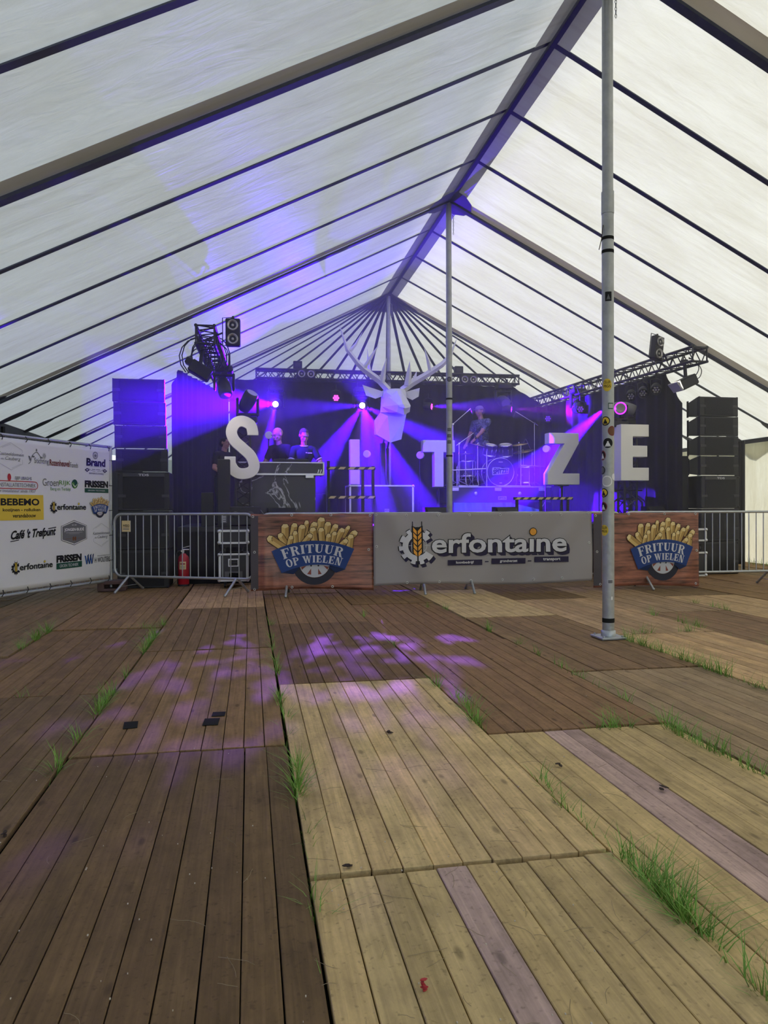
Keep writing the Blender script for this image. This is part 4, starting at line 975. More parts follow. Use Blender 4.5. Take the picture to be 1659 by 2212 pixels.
# ------------------------------------------------------------------ drum riser and kit
RX, RZ = 5.63, 1.67
t = thing('drum_riser', 'black flight-case style drum riser with butterfly latches', 'drum riser', (RX, 16.75, 1.30))
MB().box((0, 0, .18), (2.32, 1.5, .36), .006).build('body', M_DRUM, t); b = MB(); b.box((0, -.75, .352), (2.34, .03, .03), .004)
for x in (-1.1, -.10, .95): b.box((x, -.757, .31), (.16, .016, .10), .006)
b.build('edge_trim', M_ALU, t); b = MB()
for x in (-.62, .42): b.lathe([(.045, 0), (.03, .014), (.0001, .014)], 14, T=Matrix.Translation((x, -.752, .20)) @ Matrix.Rotation(R(90), 4, 'X'))
b.build('latch', M_ALU, t)
P = Print(); P.rect(-.10, .06, .10, .14, I_LG, 0); P.text('SPITZE', -.085, .075, .085, .125, I_BLK, 1, .03); P.build('label_sticker', t, lambda u, v, o: Vector((u, -.752 - o, v)))
for sx in (-1, 1): MB().box((sx * .9, .1, -.20), (.1, 1.2, .40), .01).build('support', M_BLACK, t)
t = thing('blue_tarpaulin', 'light blue tarpaulin hanging below the drum riser', 'tarpaulin', (RX, 15.9, ZS)); n = 60; vs = []
for i in range(n + 1):
    x = -1.16 + 2.0 * i / n; y = .025 * math.sin(i * .9) + .02 * math.sin(i * .31); h = .40 if i < 40 else .40 - .008 * (i - 40)
    vs += [(x, y - .03, .01), (x, y, h * .5), (x, y + .02, h)]
MB().add(vs, [(3 * i + j, 3 * i + 3 + j, 3 * i + 4 + j, 3 * i + 1 + j) for i in range(n) for j in (0, 1)], 0, True).build('sheet', M_TARP, t)
b = MB(); b.path([(.84, -.02, .24), (.93, -.03, .34), (.96, -.02, .40)], .008, 5); b.build('tie', M_ROPE, t)
def drum(name, label, c, r, h, tilt, group=None, legs=False, lugs=8):
    t = thing(name, label, 'drum', c, group=group, rot=tilt)
    MB().lathe([(r, -h / 2), (r, h / 2)], 28).build('shell', M_DRUM, t)
    MB().lathe([(.0001, h / 2 + .006), (r * .98, h / 2 + .004)], 28).build('drum_head', M_HEAD, t)
    MB().lathe([(r * .98, -h / 2 - .004), (.0001, -h / 2 - .006)], 28).build('bottom_head', M_HEAD, t)
    for z in (-1, 1): MB().lathe([(r + .012, z * h / 2 - .018), (r + .014, z * h / 2 + .016), (r - .004, z * h / 2 + .016), (r - .004, z * h / 2 - .018)], 28).build('hoop', M_CHROME, t)
    b = MB()
    for i in range(lugs):
        a = 2 * math.pi * i / lugs; b.tube((math.cos(a) * (r + .012), math.sin(a) * (r + .012), -h / 2), (math.cos(a) * (r + .012), math.sin(a) * (r + .012), h / 2), .004, n=5); b.box((math.cos(a) * (r + .01), math.sin(a) * (r + .01), 0), (.026, .026, .06), .005)
    b.build('lug', M_CHROME, t)
    if legs:
        b = MB(); zl = RZ - c[2]
        for i in range(3):
            a = 2 * math.pi * i / 3 + .5; x, y = math.cos(a) * (r + .02), math.sin(a) * (r + .02); b.path([(x, y, h / 4), (x, y, zl + .08), (x * 1.12, y * 1.12, zl + .004)], .009, 6)
        b.build('leg', M_CHROME, t)
    return t
BC = (5.64, 16.35, RZ + .325)
t = drum('bass_drum', 'bass drum with a lettered front head facing the crowd', BC, .315, .42, (R(90), 0, 0), lugs=10)
for q in t.children:
    if q.name.startswith('drum_head'): q.data.materials.clear(); q.data.materials.append(M_BDHEAD)
P = Print()
for dx, dy, m, lay in ((.0, 0, I_PALE, 0),): P.poly([(-.20, -.075), (.185, -.035), (.205, .095), (.02, .085), (.0, .105), (-.19, .105), (-.205, .07)], m, lay)
P.text('SPITZE!', -.18, -.052, .18, .058, I_PURB, 2, .045, warp=lambda x, y: (x, y + .08 * x + .012)); P.rect(-.16, .068, -.11, .09, I_PURB, 2); P.rect(-.10, .068, -.075, .09, I_PURB, 2); P.rect(-.065, .068, -.02, .088, I_PURB, 2)
P.rect(-.05, .22, .05, .236, I_PALE, 1); P.rect(-.03, -.26, .03, -.235, I_PALE, 1); P.disc(.13, -.14, .045, .045, I_BLK, 1)
P.build('lettering', t, lambda u, v, o: Vector((u, v, .215 + o)))
drum('rack_tom', 'left rack tom above the bass drum', (5.46, 16.35, RZ + .84), .14, .24, (R(14), R(6), 0), 'rack toms'); drum('rack_tom', 'right rack tom above the bass drum', (5.84, 16.35, RZ + .84), .15, .25, (R(14), R(-6), 0), 'rack toms')
drum('floor_tom', 'floor tom on legs at the right end of the riser', (6.35, 16.40, RZ + .27), .20, .36, (0, 0, 0), legs=True); drum('floor_tom', 'floor tom on legs left of the bass drum', (4.98, 16.6, RZ + .42), .19, .34, (0, 0, .4), legs=True)
def cymbal(label, x, y, z, r, tilt=(R(12), 0, 0), boom=None):
    t = thing('cymbal_stand', label, 'cymbal', (x, y, RZ)); h = z - RZ
    MB().tube((0, 0, .25), (0, 0, h), .010, n=8).build('tube', M_CHROME, t); b = MB()
    for i in range(3): a = 2 * math.pi * i / 3 + .3; b.path([(0, 0, .34), (math.cos(a) * .24, math.sin(a) * .24, .012)], .008, 6); b.tube((0, 0, .16), (math.cos(a) * .14, math.sin(a) * .14, .15), .006)
    b.tube((0, 0, .1), (0, 0, .36), .014); b.build('tripod', M_CHROME, t); T = Matrix.Translation((0, 0, h)) @ Euler(tilt).to_matrix().to_4x4()
    MB().lathe([(.0001, .02), (r * .2, .012), (r * .25, .004), (r, -.006), (r, -.008), (r * .25, .001)], 28, T=T).build('cymbal', M_CYM, t); MB().lathe([(.016, .02), (.012, .05), (.0001, .055)], 10, T=T).build('wing_nut', M_CHROME, t)
cymbal('crash cymbal on a stand left of the rack toms', 5.18, 16.4, 2.63, .21, (R(8), R(12), 0)); cymbal('crash cymbal on a stand right of the rack toms', 6.2, 16.45, 2.66, .21, (R(8), R(-10), 0)); cymbal('ride cymbal over the floor tom', 6.42, 16.75, 2.52, .24, (R(8), R(-14), 0)); cymbal('hi-hat cymbal at the left end of the kit', 4.86, 16.3, 2.42, .17, (0, 0, 0))
def mic_stand(label, x, y, z1, boom, mic=True, z0=RZ):
    t = thing('microphone_stand', label, 'microphone stand', (x, y, z0)); h = z1 - z0
    b = MB(); b.tube((0, 0, .05), (0, 0, h), .011, n=8); b.build('tube', M_CHROME, t)
    b = MB()
    for i in range(3): a = 2 * math.pi * i / 3 + .2; b.tube((0, 0, .12), (math.cos(a) * .25, math.sin(a) * .25, .012), .009, n=6)
    b.build('tripod', M_CHROME, t)
    q = Vector((boom[0], 0, boom[1])); s_ = Vector((0, 0, h)); b = MB(); b.tube(s_ - q * .18, s_ + q, .008, n=8); b.tube(s_ - Vector((0, .025, 0)), s_ + Vector((0, .025, 0)), .02, n=8); b.build('boom', M_CHROME, t)
    e = s_ + q; b = MB(); dn = Vector((math.copysign(.05, boom[0]), 0, -.11)); b.tube(e, e + dn * .8, .012, .018, n=8); b.ell(tuple(e + dn), (.024, .024, .032), 8, 6); b.build('microphone', M_DARKGREY, t)
mic_stand('tall microphone boom stand left of the drummer', 4.55, 16.25, 3.08, (.42, .36)); mic_stand('tall microphone boom stand right of the drummer', 6.52, 16.3, 3.14, (-.46, .26)); mic_stand('low microphone boom stand left of the drum kit', 4.62, 16.0, 2.62, (.34, .24)); mic_stand('short microphone boom stand over the ride cymbal', 6.62, 16.7, 2.50, (-.16, .32))
b = MB(); t = thing('drum_rack', 'chrome rack bars joining the drum stands', 'drum rack', (RX, 16.2, RZ)); b.tube((-1.15, 0, .36), (-.32, 0, .40), .016); b.tube((-1.0, .02, .0), (-1.0, .02, .45), .012); b.tube((-.30, 0, 0), (-.30, 0, .80), .014); b.tube((.52, 0, 0), (.52, 0, .95), .014); b.tube((.50, 0, .48), (1.10, 0, .46), .016); b.build('bars', M_CHROME, t)
b = MB(); b.box((.35, -.05, .012), (.75, .06, .02), .004); b.box((-.75, -.05, .012), (.45, .05, .02), .004); b.build('foot_bar', M_ALU, t)

# ------------------------------------------------------------------ people
def remesh(b, name, m, parent, vox=.009, smooth=4):
    o = b.build(name, m); md = o.modifiers.new('r', 'REMESH'); md.mode = 'VOXEL'; md.voxel_size = vox; md.use_smooth_shade = True
    ms = o.modifiers.new('s', 'SMOOTH'); ms.factor = .5; ms.iterations = smooth
    bpy.context.view_layer.update(); me = bpy.data.meshes.new_from_object(o.evaluated_get(bpy.context.evaluated_depsgraph_get()))
    me.materials.clear(); [me.materials.append(q) for q in (m if isinstance(m, list) else [m])]
    bpy.data.objects.remove(o); me.name = name; me.polygons.foreach_set('use_smooth', [True] * len(me.polygons))
    return link(name, me, parent)
def rcone(b, p, q, r0, r1):
    b.tube(p, q, r0, r1, n=14); b.ell(tuple(p), (r0,) * 3, 12, 8); b.ell(tuple(q), (r1,) * 3, 12, 8)
def ik(a, t, l1, l2, pole):
    a, t = Vector(a), Vector(t); d = t - a; L = min(d.length, (l1 + l2) * .995); dn = d.normalized(); t = a + dn * L
    x = (l1 * l1 - l2 * l2 + L * L) / (2 * L); hgt = math.sqrt(max(0, l1 * l1 - x * x)); pl = Vector(pole); pl = (pl - dn * pl.dot(dn)).normalized()
    return a + dn * x + pl * hgt, t
def person(label, loc, rz, hands, turn=0.0, nod=0.0, lean=0.10, s=1.0, tee=M_TEE, hair=M_HAIR, trim=None, cap=False, build_=1.0, bald=False, hs=1.0):
    """faces local -Y, stands on local z=0"""
    t = thing('person', label, 'person', loc, rz); W = build_
    hipz = .92; Lm = lambda p: Vector((p[0], p[1] - lean * (p[2] - hipz) * 1.0 if p[2] > hipz else p[1], p[2])) * s
    pel, wai, che, nb_, nt_ = Lm((0, .01, .95)), Lm((0, .0, 1.12)), Lm((0, .0, 1.32)), Lm((0, .015, 1.47)), Lm((0, -.005, 1.57))
    sh = [Lm((sx * .185 * W, .01, 1.43)) for sx in (-1, 1)]; hip = [Lm((sx * .09, .01, .92)) for sx in (-1, 1)]
    kn = [Vector((sx * .10, -.03, .50)) * s for sx in (-1, 1)]; an = [Vector((sx * .11, .03, .09)) * s for sx in (-1, 1)]
    HC = nt_ + Vector((0, -.025, .105 * hs)) * s; HR_ = Matrix.Rotation(turn, 4, 'Z') @ Matrix.Rotation(nod, 4, 'X') @ Matrix.Diagonal((hs, hs, hs, 1))
    el, ha = [], []
    for i, sx in enumerate((-1, 1)):
        e, h = ik(sh[i], Vector(hands[i]) * s, .295 * s, .255 * s, (sx * .7, .5, -.5)); el.append(e); ha.append(h)
    def torso(b, g):
        for c, rx, ry, rz_ in ((pel, .165 * W, .115, .12), (wai, .155 * W, .115 * W, .15), (che, .175 * W, .125 * W, .17)): b.ell(tuple(c), ((rx + g) * s, (ry + g) * s, (rz_ + g) * s), 16, 10)
        rcone(b, sh[0] + Vector((.05, 0, 0)), sh[1] - Vector((.05, 0, 0)), (.068 + g) * s, (.068 + g) * s); rcone(b, che, nb_, (.12 + g) * s, (.065 + g) * s)
    b = MB(); torso(b, 0); rcone(b, nb_ - Vector((0, 0, .03)), nt_, .062 * s, .056 * s)
    for i, sx in enumerate((-1, 1)):
        rcone(b, sh[i], el[i], .056 * s * W, .043 * s); rcone(b, el[i], ha[i], .043 * s, .028 * s); rcone(b, hip[i], kn[i], .088 * s, .06 * s); rcone(b, kn[i], an[i], .058 * s, .04 * s)
        rcone(b, an[i] + Vector((0, .02, -.045)) * s, an[i] + Vector((0, -.15, -.06)) * s, .042 * s, .028 * s)
        d = (ha[i] - el[i]).normalized(); pd = Vector((0, -.8, -.6)); d2 = (d * .6 + pd * .5).normalized(); sd_ = d2.cross(Vector((0, 0, 1))).normalized() * (1)
        pc = ha[i] + d2 * .045 * s; rcone(b, ha[i], pc - sd_ * .018 * s, .026 * s, .024 * s); rcone(b, ha[i], pc + sd_ * .018 * s, .026 * s, .024 * s)
        for k, fl in enumerate((.060, .072, .068, .050)):
            base = pc + sd_ * (-.030 + .020 * k) * s + d2 * .018 * s; mid = base + d2 * fl * .55 * s; tip = mid + (d2 + Vector((0, 0, -.8))).normalized() * fl * .5 * s
            rcone(b, base, mid, .0095 * s, .009 * s); rcone(b, mid, tip, .009 * s, .0075 * s)
        th = -sx; base = ha[i] + d2 * .02 * s + sd_ * th * .028 * s * (1 if sd_.x * 1 > 0 else -1); m_ = base + (d2 * .6 + sd_ * th * .8 * (1 if sd_.x > 0 else -1)).normalized() * .035 * s; rcone(b, base, m_, .012 * s, .010 * s); rcone(b, m_, m_ + d2 * .03 * s, .010 * s, .008 * s)
    def hp(x, y, z): return HC + (HR_ @ Vector((x, y, z))) * s
    HT = HR_
    b.ell(tuple(hp(0, .012, .030)), (.076 * s, .098 * s, .088 * s), 18, 12, T=HT); b.ell(tuple(hp(0, -.018, -.045)), (.060 * s, .072 * s, .072 * s), 16, 10, T=HT)
    b.ell(tuple(hp(0, -.050, -.092)), (.032 * s, .030 * s, .022 * s), 10, 8, T=HT)                      # chin
    rcone(b, hp(0, -.090, .012), hp(0, -.108, -.022), .011 * s, .016 * s); b.ell(tuple(hp(0, -.085, .030)), (.052 * s, .016 * s, .014 * s), 12, 6, T=HT)   # nose, brow
    for sx in (-1, 1):
        b.ell(tuple(hp(sx * .078, .018, -.002)), (.010 * s, .022 * s, .032 * s), 10, 8, T=HT); b.ell(tuple(hp(sx * .040, -.066, -.025)), (.022 * s, .018 * s, .018 * s), 10, 6, T=HT)
    b.ell(tuple(hp(0, -.086, -.058)), (.026 * s, .012 * s, .012 * s), 10, 6, T=HT)
    remesh(b, 'body', M_SKIN, t, .0085, 3)
    b = MB()
    for sx in (-1, 1): b.ell(tuple(hp(sx * .032, -.084, .008)), (.013 * s, .008 * s, .008 * s), 10, 6, T=HT)
    b.build('eyes', M_EYEW, t); b = MB()
    for sx in (-1, 1): b.ell(tuple(hp(sx * .032, -.0905, .008)), (.006 * s, .004 * s, .006 * s), 8, 6, T=HT)
    b.build('pupils', M_BLACK, t); b = MB(); b.ell(tuple(hp(0, -.096, -.060)), (.024 * s, .006 * s, .006 * s), 10, 6, T=HT); b.build('mouth', M_LIP, t)
    b = MB()
    for sx in (-1, 1): b.ell(tuple(hp(sx * .034, -.098, .027)), (.020 * s, .006 * s, .005 * s), 8, 6, T=HT)
    if not bald:
        for k in range(5): b.ell(tuple(hp(0, .02 + .010 * k, .040 - .012 * k)), ((.080 - .002 * k) * s, (.098 - .004 * k) * s, (.086 - .002 * k) * s), 18, 12, T=HT)
        vs = []; inv = HR_.inverted()
        for i, v in enumerate(b.v):
            q = inv @ (Vector(v) - HC) / s
            if i > 2 * 8 * 7 - 1 and q.y < -.045 and q.z < .075: q.y = -.045 + (q.y + .045) * .15
            vs.append(tuple(HC + (HR_ @ q) * s))
        b.v = vs
    b.build('hair', hair, t)
    if cap:
        b = MB(); T = Matrix.Translation(hp(0, .008, .058)) @ HR_; b.lathe([(.088 * s, -.012 * s), (.090 * s, .01 * s), (.078 * s, .045 * s), (.045 * s, .066 * s), (.0001, .072 * s)], 20, T=T); pts = []
        for i in range(13): a = R(200 + 140 * i / 12); pts.append(a)
        vs = [tuple(T @ Vector((.086 * s * math.cos(a), .092 * s * math.sin(a), .0))) for a in pts] + [tuple(T @ Vector((.080 * s * math.cos(a), .092 * s * math.sin(a) + .085 * s * math.sin(a) , -.012 * s))) for a in pts]
        b.add(vs, [(i, i + 1, 14 + i, 13 + i) for i in range(12)]); b.build('cap', M_CAP, t)
    b = MB(); torso(b, .014); slv = []
    for i in range(2):
        f = el[i] * .62 + sh[i] * .38; rcone(b, sh[i], f, (.070 * W) * s, .064 * s); slv.append(f)
    remesh(b, 'shirt', tee, t, .012, 3)
    b = MB()
    for i in range(2): rcone(b, hip[i], kn[i], .104 * s, .078 * s); rcone(b, kn[i], an[i] + Vector((0, 0, .02)), .076 * s, .064 * s)
    b.ell(tuple(pel - Vector((0, 0, .03))), (.175 * s * W, .128 * s, .11 * s), 14, 8); remesh(b, 'trousers', M_JEANS, t, .014, 2)
    b = MB()
    for i in range(2): rcone(b, an[i] + Vector((0, .03, -.045)) * s, an[i] + Vector((0, -.17, -.05)) * s, .050 * s, .036 * s)
    remesh(b, 'shoes', M_BLACK, t, .012, 2)
    if trim:
        b = MB(); c = nb_ + Vector((0, -.012, .028)) * s
        b.path([tuple(c + Vector((.076 * math.cos(a), .072 * math.sin(a), .014 * math.sin(a))) * s) for a in [2 * math.pi * i / 18 for i in range(18)]], .013 * s, 6, closed=True); b.build('collar', trim, t)
        for i in range(2):
            b = MB(); d = (slv[i] - sh[i]).normalized(); a_ = d.orthogonal().normalized(); c_ = d.cross(a_); p = slv[i] + d * .050 * s
            b.path([tuple(p + (a_ * math.cos(q) + c_ * math.sin(q)) * .058 * s) for q in [2 * math.pi * k / 14 for k in range(14)]], .012 * s, 6, closed=True); b.build('sleeve_trim', trim, t)
    return t
person('bald person in a black t-shirt looking down to the left behind the DJ booth', (.62, 14.16, ZS), R(-42), [(-.16, -.36, 1.14), (.22, -.34, 1.13)], turn=R(-14), nod=R(22), lean=.16, s=.99, hs=1.12, bald=True, hair=M_HAIRD, build_=1.08)
dj2 = person('person with short grey hair and a white-trimmed dark t-shirt looking down at the DJ booth', (1.00, 13.92, ZS), R(6), [(-.12, -.36, 1.14), (.20, -.36, 1.13)], turn=R(4), nod=R(26), lean=.10, s=.97, hs=1.12, tee=M_NAVY, trim=I_WHT)
P = Print(); P.rect(.01, 1.306, .035, 1.322, I_WHT); P.rect(.045, 1.302, .13, 1.318, I_WHT)
P.build('lettering', dj2, lambda u, v, o: Vector((u, -.200 + (u - .07) ** 2 * 1.2 - o, v)))
person('person half hidden behind the letter S, face turned to the right', (-.47, 13.4, ZS), R(48), [(-.18, -.25, 1.02), (.18, -.25, 1.02)], turn=R(8), nod=R(6), s=.86, hair=M_HAIRD)
person('drummer in a cap and patterned shirt standing behind the drum kit', (5.44, 16.9, RZ), R(-62), [(-.20, -.30, .92), (.14, -.42, .98)], turn=R(-6), nod=R(10), lean=.06, s=1.07, tee=M_SHIRT, hair=M_HAIR, cap=True, build_=1.12)

# ------------------------------------------------------------------ crowd barriers
def barrier(label, p0, p1, nb=19, feet=(.30, .30), group=None, tagp=None):
    p0, p1 = Vector((*p0, 0)), Vector((*p1, 0)); d = p1 - p0; L = d.length
    t = thing('crowd_barrier', label, 'barrier', p0, math.atan2(d.y, d.x), group)
    r = .019; zt, zb, c = 1.115, .215, .12
    pts = []
    for cx, cz, a0 in ((c, zt - c, 180), (L - c, zt - c, 90), (L - c, zb + c, 0), (c, zb + c, -90)):
        for k in range(6): a = R(a0 - 18 * k); pts.append((cx + c * math.cos(a), 0, cz + c * math.sin(a)))
    b = MB(); b.path(pts, r, 10, closed=True); b.build('frame', M_GALV, t)
    for i in range(nb):
        x = .10 + (L - .20) * i / (nb - 1); e = .0
        lo = zb if .12 < x < L - .12 else zb + .03; MB().tube((x, 0, lo), (x, 0, zt - (lo - zb)), .0075, n=7).build('bar', M_GALV, t)
    for x in (feet[0], L - feet[1]):
        b = MB()
        for sy in (-1, 1): b.tube((x, sy * .02, zb), (x + .02 * sy, sy * .31, .012), .018, n=8); b.ell((x + .02 * sy, sy * .31, .015), (.021,) * 3, 8, 6)
        b.tube((x - .01, -.20, .085), (x + .01, .20, .085), .005, n=5); b.build('foot', M_GALV, t)
    b = MB(); b.path([(0, 0, .95), (-.03, 0, .95), (-.03, 0, .88)], .008, 6); b.build('hook', M_GALV, t); b = MB()
    b.path([(L + .02 + .025 * math.cos(a), .025 * math.sin(a), .92) for a in [2 * math.pi * k / 10 for k in range(10)]], .007, 5, closed=True); b.build('eye', M_GALV, t)
    if tagp:
        P = Print(); P.rect(.13, .86, .27, 1.02, I_FRY3, 0); P.text('WESO', .145, .93, .255, .965, I_BLK, 1, .03); P.rect(.15, .89, .25, .90, I_GRY, 1); P.rect(.15, .91, .25, .918, I_GRY, 1)
        P.build('plate', t, lambda u, v, o: Vector((u, -.012 - o, v)), base=0)
        MB().box((.20, -.006, .94), (.14, .006, .16), .002).build('plate_backing', M_ALU, t)
    return t
barrier('crowd barrier with a small yellow plate, left of the banners', (-1.93, 11.30), (.06, 10.36), 17, feet=(.24, .26), tagp=True)
barrier('crowd barrier carrying the left fries banner', (.15, 10.28), (2.74, 10.14), 20, (.36, .34))
barrier('crowd barrier carrying the grey banner', (2.78, 10.13), (5.36, 10.06), 20, (.30, .28))
barrier('crowd barrier at the right, half covered by the right fries banner', (5.40, 10.06), (8.00, 10.00), 21, (.32, .24))
barrier('far right crowd barrier beyond the banners', (8.06, 10.0), (10.4, 10.1), 20)

# ------------------------------------------------------------------ logos
SERIF = {}
def _glyphs():
    T_, t_ = .24, .09
    def S(x0, y0, x1, y1): return [(x0, y0), (x1, y0), (x1, y1), (x0, y1)]
    def ser(x, y, w=.40): return S(x - w / 2, y - (.06 if y > .5 else 0), x + w / 2, y + (0 if y > .5 else .06))
    def arc(cx, cy, rx, ry, a0, a1, wx, wy, n=9):
        o = []
        for i in range(n):
            a, b_ = R(a0 + (a1 - a0) * i / n), R(a0 + (a1 - a0) * (i + 1) / n)
            o.append([(cx + rx * math.cos(a), cy + ry * math.sin(a)), (cx + rx * math.cos(b_), cy + ry * math.sin(b_)), (cx + (rx - wx) * math.cos(b_), cy + (ry - wy) * math.sin(b_)), (cx + (rx - wx) * math.cos(a), cy + (ry - wy) * math.sin(a))])
        return o
    G = {}
    stem = lambda x: [S(x - T_ / 2, 0, x + T_ / 2, 1), ser(x, 0), ser(x, 1)]
    G['I'] = (.44, stem(.22)); G['F'] = (.76, stem(.22) + [S(.2, .91, .72, 1), S(.64, .70, .72, .95), S(.3, .46, .56, .54), S(.50, .38, .57, .62)])
    G['E'] = (.78, G['F'][1] + [S(.2, 0, .74, .09), S(.66, .05, .74, .32)]); G['L'] = (.74, stem(.22) + [S(.2, 0, .7, .09), S(.62, .05, .70, .36)])
    bowl = arc(.42, .74, .34, .26, -90, 90, .20, .08) + [S(.22, .92, .43, 1), S(.22, .48, .43, .56)]
    G['P'] = (.78, stem(.22) + bowl); G['R'] = (.88, stem(.22) + bowl + [[(.42, .5), (.62, .5), (.84, .03), (.60, .03)], S(.6, 0, .88, .06)])
    G['T'] = (.80, [S(.28, 0, .52, 1), ser(.40, 0), S(.03, .91, .77, 1), S(.03, .68, .10, .95), S(.70, .68, .77, .95)])
    G['U'] = (.88, [S(.10, .3, .34, 1), ser(.22, 1), S(.66, .3, .74, 1), ser(.70, 1, .3)] + arc(.42, .32, .32, .32, 180, 270, .24, .10) + arc(.42, .32, .32, .32, 270, 360, .08, .10))
    G['O'] = (.86, arc(.43, .5, .40, .5, -90, 90, .22, .08, 14) + arc(.43, .5, .40, .5, 90, 270, .22, .08, 14))
    G['N'] = (.92, [S(.14, 0, .22, 1), ser(.18, 0, .3), S(.70, 0, .78, 1), ser(.74, 1, .3), [(.10, 1), (.36, 1), (.78, 0), (.56, 0)]])
    G['W'] = (1.2, [[(.06, 1), (.32, 1), (.50, 0), (.34, 0)], [(.36, 0), (.46, 0), (.66, 1), (.56, 1)], [(.50, 1), (.74, 1), (.92, 0), (.76, 0)], [(.78, 0), (.86, 0), (1.08, 1), (1.0, 1)], ser(.2, 1, .38), ser(.62, 1, .3), ser(1.04, 1, .26)])
    return G
GLY = _glyphs()
def serif_text(P, s, warp, m, m2, layer):
    W = sum(GLY[c][0] if c != ' ' else .35 for c in s) + .06 * len(s); x = 0
    for c in s:
        if c == ' ': x += .41; continue
        w, polys = GLY[c]
        for p in polys: P.poly([warp((x + a) / W, b_) for a, b_ in p], m, layer)
        if m2 and c in 'FRIPEL': P.poly([warp((x + a) / W, b_) for a, b_ in ((.20, .12), (.225, .12), (.225, .88), (.20, .88))], m2, layer + 1)
        x += w + .06
FRYS = [((800, 400), (705, 330), 62), ((850, 400), (795, 305), 52), ((835, 300), (835, 222), 62), ((870, 390), (885, 325), 42), ((900, 300), (915, 215), 52), ((925, 380), (920, 285), 42), ((960, 360), (980, 230), 58), ((1010, 270), (1018, 190), 40), ((1000, 370), (1045, 310), 48), ((1060, 280), (1085, 205), 56), ((1085, 360), (1070, 255), 56), ((1130, 250), (1145, 165), 62), ((1150, 360), (1142, 258), 52), ((1190, 280), (1200, 205), 56), ((1200, 370), (1205, 310), 42), ((1240, 290), (1265, 225), 50), ((1235, 370), (1255, 292), 42), ((1275, 350), (1320, 262), 52), ((1345, 290), (1372, 240), 36), ((1350, 370), (1430, 285), 56), ((1310, 400), (1350, 360), 46), ((1385, 410), (1395, 320), 54)]
def logo_fries(P, fx, fy, lay=0, small=False):
    """fx, fy map the drawing's own units (x 670..1460, y 140..755 downwards) to banner metres"""
    q = lambda x, y: (fx(x), fy(y))
    if small: FR = FRYS[::1]
    else: FR = FRYS
    ci = lambda cx, cy_, r, n=40: [q(cx + r * math.cos(2 * math.pi * i / n), cy_ + r * math.sin(2 * math.pi * i / n)) for i in range(n)]
    P.poly(ci(1085, 560, 192), I_TYRE, lay); P.poly(ci(1085, 555, 137), I_OUT, lay + 1); P.poly(ci(1085, 555, 131), I_RIM, lay + 2)
    for tri in ([(1020, 655), (1055, 605), (1055, 660)], [(1115, 660), (1115, 605), (1145, 655)], [(970, 590), (1015, 580), (975, 618)], [(1160, 580), (1205, 590), (1195, 618)]): P.poly([q(*p) for p in tri], I_WOOD, lay + 3)
    for cx in (1055, 1117): P.poly(ci(cx, 580, 8, 10), I_TYRE, lay + 3)
    order = sorted(range(len(FR)), key=lambda i: FR[i][1][1])
    for n_, i in enumerate(order):
        (bx, by), (tx, ty), w = FR[i]; dx, dy = tx - bx, ty - by; l = math.hypot(dx, dy); ux, uy = dx / l, dy / l; nx, ny = -uy, ux; bx -= ux * 40; by -= uy * 40
        L0 = lay + 4 + n_ * .6; h = w / 2
        def pt(a, c, k=0): return q(a[0] + nx * c + ux * k, a[1] + ny * c + uy * k)
        B, T2 = (bx, by), (tx, ty)
        P.poly([pt(B, -h - 5), pt(T2, -h - 5), pt(T2, -h * .5, 20 + 5), pt(T2, h * .6, 20 + 5), pt(T2, h + 5), pt(B, h + 5)], I_OUT, L0)
        P.poly([pt(B, -h), pt(T2, -h, -4), pt(T2, 0, -16), pt(B, 0)], I_FRY2 if nx < 0 else I_FRY, L0 + .2); P.poly([pt(B, 0), pt(T2, 0, -16), pt(T2, h, -4), pt(B, h)], I_FRY if nx < 0 else I_FRY2, L0 + .2)
        P.poly([pt(T2, -h, -4), pt(T2, -h * .5, 20), pt(T2, h * .6, 20), pt(T2, h, -4), pt(T2, 0, -18)], I_FRY3, L0 + .4)
    LS = lay + 19
    top = [(720 + 705 * i / 16, 445 - 15 * i / 16 - 84 * (1 - (i / 8 - 1) ** 2)) for i in range(17)]; bot = [(1345 - 540 * i / 16, 612 + 30 * i / 16 - 56 * (1 - (i / 8 - 1) ** 2)) for i in range(17)]
    P.poly([q(805, 636), q(905, 652), q(962, 590), q(880, 580)], I_DBLUE, LS); P.poly([q(1350, 615), q(1300, 580), q(1198, 588), q(1265, 645)], I_DBLUE, LS)
    for i in range(16): P.poly([q(*top[i]), q(*top[i + 1]), q(*bot[15 - i]), q(*bot[16 - i])], I_BLUE, LS + .5)
    def arcw(x0, x1, yb, yt, sag, tilt):
        def f(u, v): c = 1 - (2 * u - 1) ** 2; return q(x0 + (x1 - x0) * u + tilt * (u - .5) * (1 - v), yb + (yt - yb) * v - sag * c * (1 - .15 * v) + 10 * (.5 - u))
        return f
    def shift(f, d): return lambda u, v: (lambda p: (p[0] + d * (fx(1010) - fx(1000)), p[1] - d * .5 * (fx(1010) - fx(1000))))(f(u, v))
    w1 = arcw(790, 1352, 515, 430, 52, -60); w2 = arcw(828, 1336, 592, 522, 42, -50)
    serif_text(P, 'FRITUUR', w1, I_PALE, I_LG, LS + 1.5); serif_text(P, 'OP WIELEN', w2, I_PALE, I_LG, LS + 1.5)
